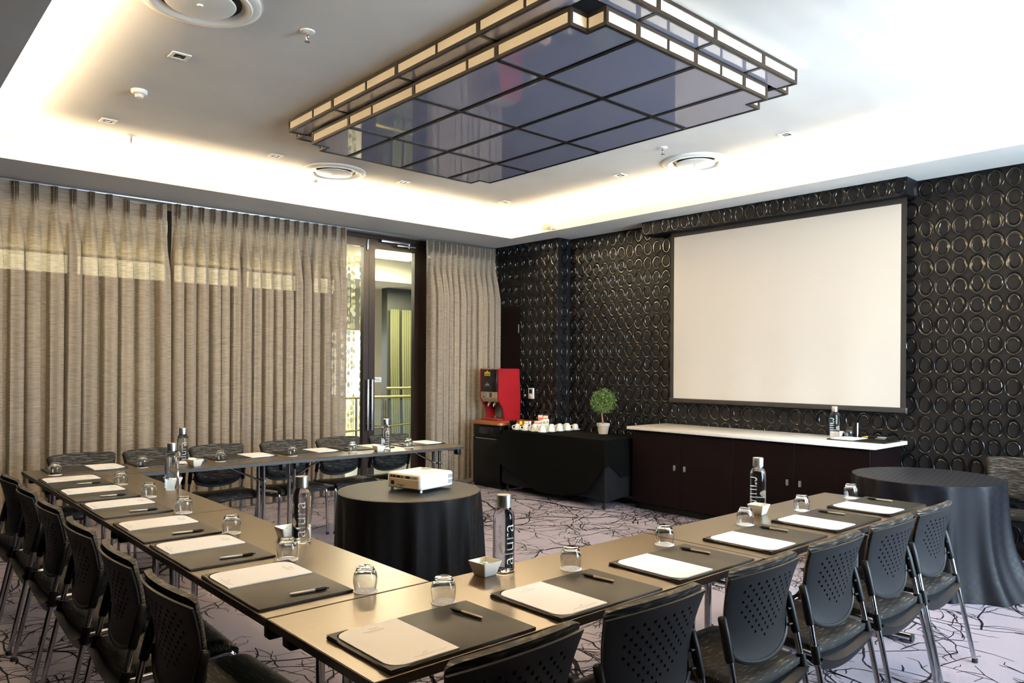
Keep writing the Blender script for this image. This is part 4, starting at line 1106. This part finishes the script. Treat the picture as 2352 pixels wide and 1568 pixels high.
def cush(u, v, top):
    x = (2*u-1)*0.212; y = 0.085 + 0.40*v
    k = min(1, (1-abs(2*u-1))/0.14, v/0.08, (1-v)/0.10); k = max(0, k)
    z = seatz(x, y)
    return Vector((x, y, z + 0.014*math.sqrt(max(0, 1-(1-k)**2)) if top else z-0.022))
A_ = grid(bm, lambda u, v: cush(u, v, True), 20, 20); B_ = grid(bm, lambda u, v: cush(u, v, False), 20, 20)
for i in range(20):
    bm.faces.new((A_[i][0], A_[i+1][0], B_[i+1][0], B_[i][0])); bm.faces.new((A_[i][20], A_[i+1][20], B_[i+1][20], B_[i][20]))
for j in range(20):
    bm.faces.new((A_[0][j], A_[0][j+1], B_[0][j+1], B_[0][j])); bm.faces.new((A_[20][j], A_[20][j+1], B_[20][j+1], B_[20][j]))
obj('seat_cushion', bm, 'seatfabric', chair, 60)
for s in (-1, 1):
    bm = new(); tube(bm, [(s*0.232, 0.002, 0.010), (s*0.228, 0.085, 0.40), (s*0.224, 0.112, 0.53), (s*0.221, 0.128, 0.61)], 0.0112, 12); o = obj('leg', bm, 'chrome', chair, 50)
    bm = new(); lathe(bm, [(0, 0), (0.013, 0), (0.0145, 0.004), (0.0135, 0.022), (0, 0.022)], 12, T((s*0.232, 0.001, 0))); obj('foot_cap', bm, 'rubber', o)
    bm = new()
    pts = [Vector((s*0.229, 0.088, 0.405))] + [Vector((s*0.226, 0.24, 0.408)), Vector((s*0.222, 0.40, 0.418))] + arc((s*0.221, 0.43, 0.419), (s*0.221, 0.468, 0.419), (s*0.222, 0.470, 0.375), 6) + [Vector((s*0.232, 0.480, 0.010))]
    tube(bm, pts, 0.0112, 12); o = obj('leg', bm, 'chrome', chair, 50)
    bm = new(); lathe(bm, [(0, 0), (0.013, 0), (0.0145, 0.004), (0.0135, 0.022), (0, 0.022)], 12, T((s*0.232, 0.480, 0))); obj('foot_cap', bm, 'rubber', o)
    bm = new(); tube(bm, [(s*0.2245, 0.108, 0.512), (s*0.224, 0.111, 0.520), (s*0.222, 0.130, 0.60), (s*0.220, 0.144, 0.652), (s*0.220, 0.146, 0.658)], [0.0145, 0.0165, 0.0165, 0.0155, 0.010], 12)
    tube(bm, [(s*0.222, 0.124, 0.60), (s*0.196, 0.128, 0.60)], 0.006, 8); tube(bm, [(s*0.223, 0.115, 0.545), (s*0.190, 0.122, 0.545)], 0.006, 8); obj('back_sleeve', bm, 'blackplastic', chair, 50)
    bm = new(); tube(bm, [(s*0.2285, 0.078, 0.372), (s*0.2265, 0.092, 0.438)], 0.017, 12); tube(bm, [(s*0.228, 0.086, 0.408), (s*0.20, 0.10, 0.405)], 0.009, 8); obj('seat_bracket', bm, 'blackplastic', chair, 50)
bm = new(); tube(bm, [(-0.22, 0.30, 0.398), (0.22, 0.30, 0.398)], 0.009, 8); tube(bm, [(-0.226, 0.12, 0.385), (0.226, 0.12, 0.385)], 0.009, 8); obj('cross_bar', bm, 'chrome', chair, 50)

ordw = ('first', 'second', 'third', 'fourth', 'fifth', 'sixth')
places = []
for k, (x, a) in enumerate(((1.265, 0.02), (1.82, -0.02), (2.448, 0.0), (3.01, 0.0), (3.575, -0.01), (4.100, 0.0))):
    places.append((x, 1.268, a, '%s perforated-back black chair of the front row, counting from the table corner' % ordw[k]))
for k, (y, a) in enumerate(((2.46, 0.02), (3.04, -0.03), (3.622, 0.0), (4.252, 0.0), (4.83, -0.02), (5.40, 0.03))):
    places.append((0.655, y, -PI/2+a, '%s shadowed black chair of the side row, counting from the front row' % ordw[k]))
for k, (x, y, a) in enumerate(((1.372, 6.53, 0.01), (1.888, 6.53, -0.02), (2.388, 6.53, 0.0), (2.985, 6.52, 0.03), (3.52, 6.50, 0.0), (4.052, 6.45, 0.0))):
    places.append((x, y, PI+a, '%s fabric-fronted black chair of the back row, counting from the side row' % ordw[k]))
places.append((6.84, 1.67, PI/2-0.03, 'black fabric chair alone against the ring wallpaper behind the navy round table'))
for k, (x, y, a, lab) in enumerate(places):
    if k == 0: chair.location = (x, y, 0); chair.rotation_euler = (0, 0, a); chair['label'] = lab
    else: dup(chair, (x, y, 0), a, lab)

# ================================================================== ROUND TABLES WITH FLOOR-LENGTH CLOTHS
def round_table(loc, R, label, clabel, mat, seed, flare, foldamp, extra=None, nf=11):
    t = thing('round_table', label, 'table', (loc[0], loc[1], 0))
    bm = new(); lathe(bm, [(0, 0.700), (R-0.02, 0.700), (R-0.012, 0.706), (R-0.012, 0.732), (R-0.016, 0.734), (0, 0.734)], 48); obj('tabletop', bm, 'wenge', t)
    bm = new(); tube(bm, [(0, 0, 0.03), (0, 0, 0.70)], 0.035, 14); obj('pedestal', bm, 'chrome', t)
    bm = new(); lathe(bm, [(0, 0), (0.22, 0), (0.22, 0.012), (0.05, 0.03), (0, 0.03)], 32); obj('base', bm, 'chrome', t)
    rc = random.Random(seed); ph = [rc.uniform(0, 6.28) for _ in range(6)]
    N_ = 220; zs = [0.7385, 0.739, 0.7375, 0.734, 0.72, 0.68, 0.62, 0.54, 0.45, 0.35, 0.25, 0.15, 0.07, 0.02, 0.006]
    bm = new(); c = bm.verts.new((0, 0, 0.739)); rings = []
    for q_, f_ in ((0.739, 0.5), (0.739, 0.9)): rings.append([bm.verts.new((f_*R*math.cos(2*PI*i/N_), f_*R*math.sin(2*PI*i/N_), q_)) for i in range(N_)])
    for k, z in enumerate(zs[1:]):
        t_ = (0.739-z)/0.733; col = []
        for i in range(N_):
            th = 2*PI*i/N_
            wv = math.sin(nf*th + ph[0] + 0.5*math.sin(3*th+ph[1])) + 0.45*math.sin((nf*2-3)*th+ph[2])
            rg = (0.5+0.5*math.cos(nf*th+ph[3]+0.8*math.sin(2*th+ph[4])))**3*2.2-0.6
            wv = 0.55*wv + rg*(0.6+0.4*math.sin(th*2+ph[5]))
            r = R + (0.0 if k else -0.006) + flare*t_**2.5 + foldamp*(t_**0.6)*wv*0.5 + (extra(th, t_) if extra else 0)
            col.append(bm.verts.new((r*math.cos(th), r*math.sin(th), z)))
        rings.append(col)
    for i in range(N_): bm.faces.new((c, rings[0][i], rings[0][(i+1) % N_]))
    for a, b in zip(rings, rings[1:]):
        for i in range(N_): bm.faces.new((a[i], b[i], b[(i+1) % N_], a[(i+1) % N_]))
    o = obj('tablecloth', bm, mat, None, 80, loc=(loc[0], loc[1], 0.0)); tag(o, clabel, 'tablecloth')
round_table((2.61, 3.85), 0.435, 'round table hidden under the black cloth in the middle of the U', 'floor-length black cloth on the round table under the projector', 'blackcloth', 11, 0.02, 0.06, None, 13)
def ex2(th, t_):
    d = math.cos(th-(-1.35)); d2 = math.cos(th-(-0.85))
    return t_**4*(0.16*max(0, d)**2 + 0.06*max(0, d2)**6) 
round_table((5.765, 2.00), 0.485, 'round table hidden under the navy cloth by the wallpaper', 'floor-length dark navy cloth on the round table near the lone chair', 'navycloth', 12, 0.03, 0.06, ex2, 13)

# ---- projector
t = thing('projector', 'white projector on the round black-clothed table', 'projector', (2.688, 3.846, 0.740), 0.22)
bm = new(); box(bm, -0.15, 0.15, -0.142, 0.142, 0.014, 0.108, 0.018, seg=4); obj('housing', bm, 'offwhite_plastic', t, 40)
bm = new(); box(bm, -0.1515, -0.147, -0.118, 0.118, 0.078, 0.098, 0.001, seg=1); pn = obj('port_panel', bm, 'champagne', t, 30)
bm = new(); box(bm, -0.151, -0.146, -0.122, 0.122, 0.022, 0.074, 0.001, seg=1); pw = obj('rear_panel', bm, 'champagne', t, 30)
for y, w_, h_, r_ in ((0.098, 0.010, 0.012, 0), (0.077, 0.016, 0.012, 0), (0.042, 0.030, 0.012, 1), (0.010, 0.008, 0.010, 0), (-0.035, 0.032, 0.012, 1), (-0.095, 0.006, 0.006, 0)):
    bm = new(); box(bm, -0.1535, -0.150, y-w_/2, y+w_/2, 0.088-h_/2, 0.088+h_/2, 0.003 if r_ else 0.0008, seg=2); obj('port', bm, 'blackplastic', pn)
bm = new(); box(bm, -0.153, -0.149, 0.078, 0.104, 0.036, 0.060, 0.001); obj('power_inlet', bm, 'blackplastic', pw)
bm = new(); box(bm, -0.1525, -0.150, -0.012, 0.048, 0.036, 0.040); box(bm, -0.1525, -0.150, 0.008, 0.028, 0.030, 0.033); obj('vent_slot', bm, 'letterdark', pw, 0)
for k in range(8):
    for zz in (0.034, 0.066):
        bm = new(); box(bm, 0.098+0.0052*k, 0.1005+0.0052*k, -0.1435, -0.140, zz, zz+0.024); o = obj('vent_slot', bm, 'greyinner', t, 0)
bm = new(); lathe(bm, [(0, 0), (0.030, 0), (0.034, 0.004), (0.030, 0.006), (0.026, 0.003), (0, 0.003)], 24, T((0.105, 0.045, 0.106))); obj('focus_ring', bm, 'greyinner', t)
bm = new(); tube(bm, [(0.13, 0.045, 0.066), (0.158, 0.045, 0.066)], 0.036, 24); obj('lens', bm, 'darkscreen', t)
for x, y in ((-0.125, -0.118), (-0.125, 0.118), (0.12, 0.0)):
    bm = new(); lathe(bm, [(0, 0), (0.009, 0), (0.010, 0.003), (0.008, 0.016), (0, 0.016)], 14, T((x, y, 0))); obj('foot', bm, 'offwhite_plastic', t)

# ================================================================== PLACE SETTINGS
fold0 = thing('desk_folder', '', 'folder', (0, 0, TZ), 0, 'leather desk folders')      # local: person at -y, x to the right, origin at near left corner
FW, FD = 0.495, 0.330
bm = new(); box(bm, 0, FW, 0, FD, 0, 0.0085, 0.003, seg=2); obj('cover', bm, 'leather', fold0, 40)
bm = new(); box(bm, 0.002, FW-0.002, -0.0004, 0.004, 0.0015, 0.0065); box(bm, 0.002, FW-0.002, FD-0.004, FD+0.0004, 0.0015, 0.0065); box(bm, -0.0004, 0.004, 0.002, FD-0.002, 0.0015, 0.0065); box(bm, FW-0.004, FW+0.0004, 0.002, FD-0.002, 0.0015, 0.0065); obj('page_edge', bm, 'leather_edge', fold0, 0)
def pocket(cx, cy, sx, sy):
    pts = [(cx, cy), (cx+sx*0.066, cy)]
    pts += [(cx+sx*(0.066-0.066*t-0.010*math.sin(PI*t)), cy+sy*(0.062*t-0.010*math.sin(PI*t))) for t in [i/8 for i in range(1, 9)]]
    bm = new(); prism(bm, pts, 0.0105, 0.0118); return bm
obj('corner_pocket', pocket(0.001, 0.001, 1, 1), 'leather', fold0, 30); obj('corner_pocket', pocket(0.001, FD-0.001, 1, -1), 'leather', fold0, 30)
pad0 = thing('notepad', '', 'notepad', (0, 0, TZ+0.0088), 0, 'white hotel notepads')
bm = new()
px0, px1, py0, py1 = 0.010, 0.222, 0.012, 0.318
def cutc(sgn, y_):
    return [(px0+0.044-0.040*t-0.007*math.sin(PI*t), y_+sgn*(0.040*t-0.007*math.sin(PI*t))) for t in [i/8 for i in range(9)]]
poly = [(px1, py0)] + [(px1, py1)] + cutc(-1, py1) + cutc(1, py0)[::-1]
prism(bm, poly, 0.0, 0.0036); obj('paper', bm, 'paperwhite', pad0, 0)
bm = new()
for a, b, c, d in ((0.082, 0.150, 0.270, 0.273), (0.090, 0.142, 0.262, 0.264), (0.09, 0.20, 0.034, 0.0355), (0.11, 0.19, 0.028, 0.029)): box(bm, a, b, c, d, 0.0036, 0.0039)
for k in range(3): tube(bm, arc((0.100+0.012*k, 0.281, 0.0037), (0.108+0.012*k, 0.294, 0.0037), (0.118+0.012*k, 0.284, 0.0037), 4), 0.0007, 4)
tube(bm, arc((0.128, 0.044, 0.0037), (0.134, 0.054, 0.0037), (0.142, 0.046, 0.0037), 4), 0.0009, 4)
obj('printed_header', bm, 'print', pad0, 0)
def make_pen(mat1, mat2):
    p = thing('ballpoint_pen', '', 'pen', (0, 0, 0), 0, 'ballpoint pens on the folders')
    bm = new(); tube(bm, [(-0.068, 0, 0.0052), (-0.064, 0, 0.0052), (0.018, 0, 0.0052)], [0.0016, 0.0048, 0.0052], 10); obj('barrel', bm, mat1, p, 50)
    bm = new(); tube(bm, [(0.018, 0, 0.0052), (0.058, 0, 0.0052), (0.060, 0, 0.0052), (0.060, 0, 0.0052), (0.068, 0, 0.0052)], [0.0053, 0.0048, 0.0035, 0.0025, 0.0022], 10); obj('cap_end', bm, mat2, p, 50)
    bm = new(); box(bm, 0.022, 0.058, -0.0015, 0.0015, 0.0098, 0.0112, 0.0004, seg=1); obj('clip', bm, mat2, p, 30)
    return p
MT['pensilver'] = plain('silver_pen_barrel', rgb(170, 170, 172), 0.3, 0.6)
MT['pengrey'] = plain('grey_taupe_pen_barrel', rgb(132, 124, 112), 0.3, 0.5)
pens = {'a': make_pen('pengrey', 'blackplastic'), 'b': make_pen('pensilver', 'blackplastic')}
usedpen = set()
gl0 = thing('tumbler', '', 'glass', (0, 0, TZ+0.0022), 0, 'upturned water tumblers')
bm = new(); lathe(bm, [(0.0345, 0.0008), (0.0377, 0.014), (0.0405, 0.032), (0.0405, 0.046), (0.0375, 0.060), (0.0305, 0.073), (0.0275, 0.080), (0.024, 0.0825), (0, 0.0815), (0, 0.0815)][:-1] + [(0.0, 0.0745), (0.022, 0.0735), (0.0285, 0.0680), (0.0355, 0.0575), (0.0388, 0.045), (0.0390, 0.032), (0.0362, 0.014), (0.0330, 0.0008), (0.0345, 0.0008)], 40); obj('bowl', bm, 'glass', gl0, 60)
co0 = thing('paper_coaster', '', 'coaster', (0, 0, TZ), 0, 'white paper coasters under the tumblers')
bm = new(); lathe(bm, [(0, 0), (0.041, 0), (0.041, 0.0016), (0, 0.0016)], 36); obj('disc', bm, 'paperwhite', co0, 30)
bm = new()
for r in (0.018, 0.026): lathe(bm, [(r, 0.0016), (r, 0.0019), (r+0.0012, 0.0019), (r+0.0012, 0.0016)], 24)
box(bm, -0.012, 0.012, -0.001, 0.001, 0.0016, 0.0019); obj('printed_mark', bm, 'print', co0, 0)

ROWS = {'front': 'front row', 'side': 'side row', 'back': 'back row'}
state = {'f': False, 'g': False}
def place_setting(fx, fy, rz, gpos, what, penkey, pen_off, z=TZ, glass=True, padrot=0.0, cat_tail=''):
    """fx, fy: world place of the folder's near left corner as the sitter sees it"""
    R_ = Matrix.Rotation(rz, 3, 'Z')
    def put(proto, loc, a, lab):
        key = proto.name
        if key not in usedpen:
            usedpen.add(key); proto.location = loc; proto.rotation_euler = (0, 0, a); proto['label'] = lab; return proto
        return dup(proto, loc, a, lab)
    put(fold0, (fx, fy, z), rz, 'black-brown leather desk folder, ' + what)
    put(pad0, (fx, fy, z+0.0086), rz, 'white notepad on the folder, ' + what)
    d = R_ @ Vector((pen_off[0], pen_off[1], 0))
    nm = 'silver' if penkey == 'b' else 'grey-brown'
    put(pens[penkey], (fx+d.x, fy+d.y, z+0.0086), rz+pen_off[2], nm + ' pen on the folder, ' + what)
    if glass:
        put(co0, (gpos[0], gpos[1], z), rz, 'white paper coaster under the tumbler, ' + what)
        put(gl0, (gpos[0], gpos[1], z+0.0020), rz, 'upturned clear tumbler, ' + what)
fr = [(1.011, 1.567), (1.603, 1.561), (2.204, 1.566), (2.835, 1.568), (3.430, 1.572), (4.022, 1.570)]
fg = [(1.452, 1.945), (2.057, 1.955), (2.647, 1.962), (3.283, 1.955), (3.838, 1.950), (4.434, 1.950)]
for k in range(6):
    place_setting(fr[k][0], fr[k][1], 0.0, fg[k], '%s front row place from the table corner' % ordw[k], 'a', (0.405, 0.215, PI/2+0.12))
sy = [2.730, 3.335, 3.895, 4.558, 5.132, 5.703]
sg_ = [(1.325, 2.215), (1.310, 2.775), (1.322, 3.372), (1.320, 3.998), (1.325, 4.600), (1.325, 5.180)]
for k in range(6):
    place_setting(0.962, sy[k], -PI/2, sg_[k], '%s side row place from the front row' % ordw[k], 'b', (0.435, 0.20, PI/2-0.10))
bg = [(1.098, 5.905), (1.668, 5.945), (2.240, 5.940), (2.832, 5.915), (3.372, 5.865), (3.957, 5.855)]
for k in range(6):
    gx_ = bg[k][0]
    place_setting(gx_+0.47, 6.252-0.012*(k > 3), PI, bg[k], '%s back row place from the side row' % ordw[k], 'a', (0.43, 0.20, PI/2-0.2))
place_setting(6.485, 3.07, -PI/2, (6.865, 3.040), 'on the white worktop under the screen', 'b', (0.36, 0.31, 0.10), z=0.872)

# ---- water bottles with lettering wrapped round the glass
def wrap(bm, r, z0, th0):
    for v in bm.verts:     # x runs up the bottle, y runs round it
        x, y, d = v.co; th = th0 - y/r
        rr = r + 0.0004 + d
        v.co = Vector((rr*math.cos(th), rr*math.sin(th), z0+x))
bot0 = thing('water_bottle', '', 'bottle', (0, 0, TZ), 0, 'clear glass water bottles with silver caps')
RB = 0.0405
bm = new(); lathe(bm, [(0, 0.004), (0.026, 0.003), (0.034, 0.0), (0.039, 0.003), (RB, 0.010), (RB, 0.196), (0.0395, 0.206), (0.036, 0.217), (0.030, 0.226), (0.0265, 0.231), (0.0265, 0.240), (0, 0.240)], 44); obj('bottle_body', bm, 'water', bot0, 60)
bm = new(); lathe(bm, [(0.0, 0.236), (0.0265, 0.236), (0.0275, 0.237), (0.0275, 0.280), (0.0262, 0.283), (0, 0.283)], 32); obj('cap', bm, 'alu', bot0, 40)
bm = text_bm('alura', 0.070, 0.0, 'LEFT', -0.0012); 
xs_ = [v.co.x for v in bm.verts]; sc_ = 0.150/(max(xs_)-min(xs_)); x0_ = min(xs_)
for v in bm.verts: v.co.x = (v.co.x-x0_)*sc_; v.co.y = v.co.y
wrap(bm, RB, 0.030, 0.52); obj('lettering', bm, 'lettering', bot0, 0, fixn=False)
bm = text_bm('water', 0.022, 0.0); wrap(bm, RB, 0.128, -0.72); obj('lettering', bm, 'lettering', bot0, 0, fixn=False)
bm = new(); lp = []
for i in range(13):
    t = i/12; lp.append((0.044*t, 0.013*math.sin(PI*t)**0.8+0.008*t*t))
for i in range(1, 12):
    t = 1-i/12; lp.append((0.044*t, -0.010*math.sin(PI*t)**0.9+0.008*t*t))
f_ = bm.faces.new([bm.verts.new((x, y, 0)) for x, y in lp]); bmesh.ops.triangulate(bm, faces=[f_]); bmesh.ops.subdivide_edges(bm, edges=bm.edges[:], cuts=1)
wrap(bm, RB, 0.070, -0.62); obj('leaf_emblem', bm, 'lettering', bot0, 0, fixn=False)
def cam_dir(x, y): return math.atan2(-y, -x)
bots = [((1.507, 4.782), TZ, 1.8, 'water bottle on the side row table, farther one next to the mint bowl'),
        ((1.485, 3.012), TZ, -0.12, 'water bottle with readable lettering on the side row table, nearer one'),
        ((1.930, 5.880), TZ, 0.1, 'water bottle on the back row table next to the curtain seam'),
        ((3.660, 5.775), TZ, 0.15, 'water bottle on the back row table in front of the glass door'),
        ((1.850, 2.105), TZ, 0.55, 'water bottle on the front row table, nearer one behind the white mint bowl'),
        ((3.660, 2.105), TZ, PI+0.3, 'water bottle on the front row table, farther one before the credenza'),
        ((6.745, 3.118), 0.872, PI+0.3, 'water bottle on the white credenza worktop under the screen')]
for k, ((x, y), z, tw, lab) in enumerate(bots):
    a = cam_dir(x, y)+tw
    if k == 0: bot0.location = (x, y, z); bot0.rotation_euler = (0, 0, a); bot0['label'] = lab
    else: dup(bot0, (x, y, z), a, lab)
# ---- square mint bowls
bow0 = thing('mint_bowl', '', 'bowl', (0, 0, TZ), 0, 'square white mint bowls')
bm = new()
def sq(h, z, r=0.2, n=5):
    out = []
    for cx, cy, a0 in ((1, 1, 0), (-1, 1, PI/2), (-1, -1, PI), (1, -1, 1.5*PI)):
        rc_ = h*r
        for i in range(n+1):
            a = a0+PI/2*i/n; out.append(bm.verts.new((cx*(h-rc_)+rc_*math.cos(a), cy*(h-rc_)+rc_*math.sin(a), z)))
    return out
LV = [sq(0.028, 0.0), sq(0.031, 0.003), sq(0.045, 0.050, 0.14), sq(0.045, 0.052, 0.14), sq(0.042, 0.052, 0.14), sq(0.041, 0.049, 0.14), sq(0.028, 0.008)]
bm.faces.new(LV[0][::-1]); bm.faces.new(LV[-1])
for A, B2 in zip(LV, LV[1:]):
    n = len(A)
    for i in range(n): bm.faces.new((A[i], A[(i+1) % n], B2[(i+1) % n], B2[i]))
obj('dish', bm, 'china', bow0, 50)
mint = None
bowls = [((1.560, 4.930), TZ, 0.1, 'square white mint bowl half hidden behind the farther side row bottle'),
         ((1.470, 3.115), TZ, 0.0, 'square white mint bowl half hidden behind the nearer side row bottle'),
         ((1.985, 5.775), TZ, 0.3, 'square white mint bowl by the back row bottle near the seam'),
         ((3.565, 5.745), TZ, 0.0, 'square white mint bowl by the back row bottle near the door'),
         ((1.760, 2.105), TZ, 0.05, 'square white mint bowl by the nearer front row bottle'),
         ((3.572, 2.050), TZ, 0.1, 'square white mint bowl by the farther front row bottle'),
         ((6.836, 3.135), 0.872, 0.0, 'square white mint bowl by the bottle on the white worktop')]
rm = random.Random(8)
for k, ((x, y), z, a, lab) in enumerate(bowls):
    if k == 0: bow0.location = (x, y, z); bow0.rotation_euler = (0, 0, a); bow0['label'] = lab
    else: dup(bow0, (x, y, z), a, lab)
    for m in range(6):
        mx, my = 0.019*math.cos(m*1.256)*(m > 0), 0.019*math.sin(m*1.256)*(m > 0)
        loc = (x+mx, y+my, z+0.032+0.010*(m == 0)); rot = (rm.uniform(-0.5, 0.5), rm.uniform(-0.5, 0.5), rm.uniform(0, 6))
        if mint is None:
            bm = new(); lathe(bm, [(0, -0.006), (0.008, -0.005), (0.0105, 0), (0.008, 0.005), (0, 0.006)], 12)
            for s in (-1, 1): prism(bm, [(s*0.009, -0.002), (s*0.017, -0.007), (s*0.016, 0.006), (s*0.009, 0.002)][::s], -0.0015, 0.0015)
            mint = obj('wrapped_mint', bm, 'mint', None, 40); o = mint
        else:
            o = mint.copy(); COL.objects.link(o)
        tag(o, 'pale wrapped mint in the ' + lab.replace('square white ', '').replace('half hidden ', ''), 'mint', 'mints in bowl: ' + lab.split('bowl ')[1])
        o.location = loc; o.rotation_euler = rot
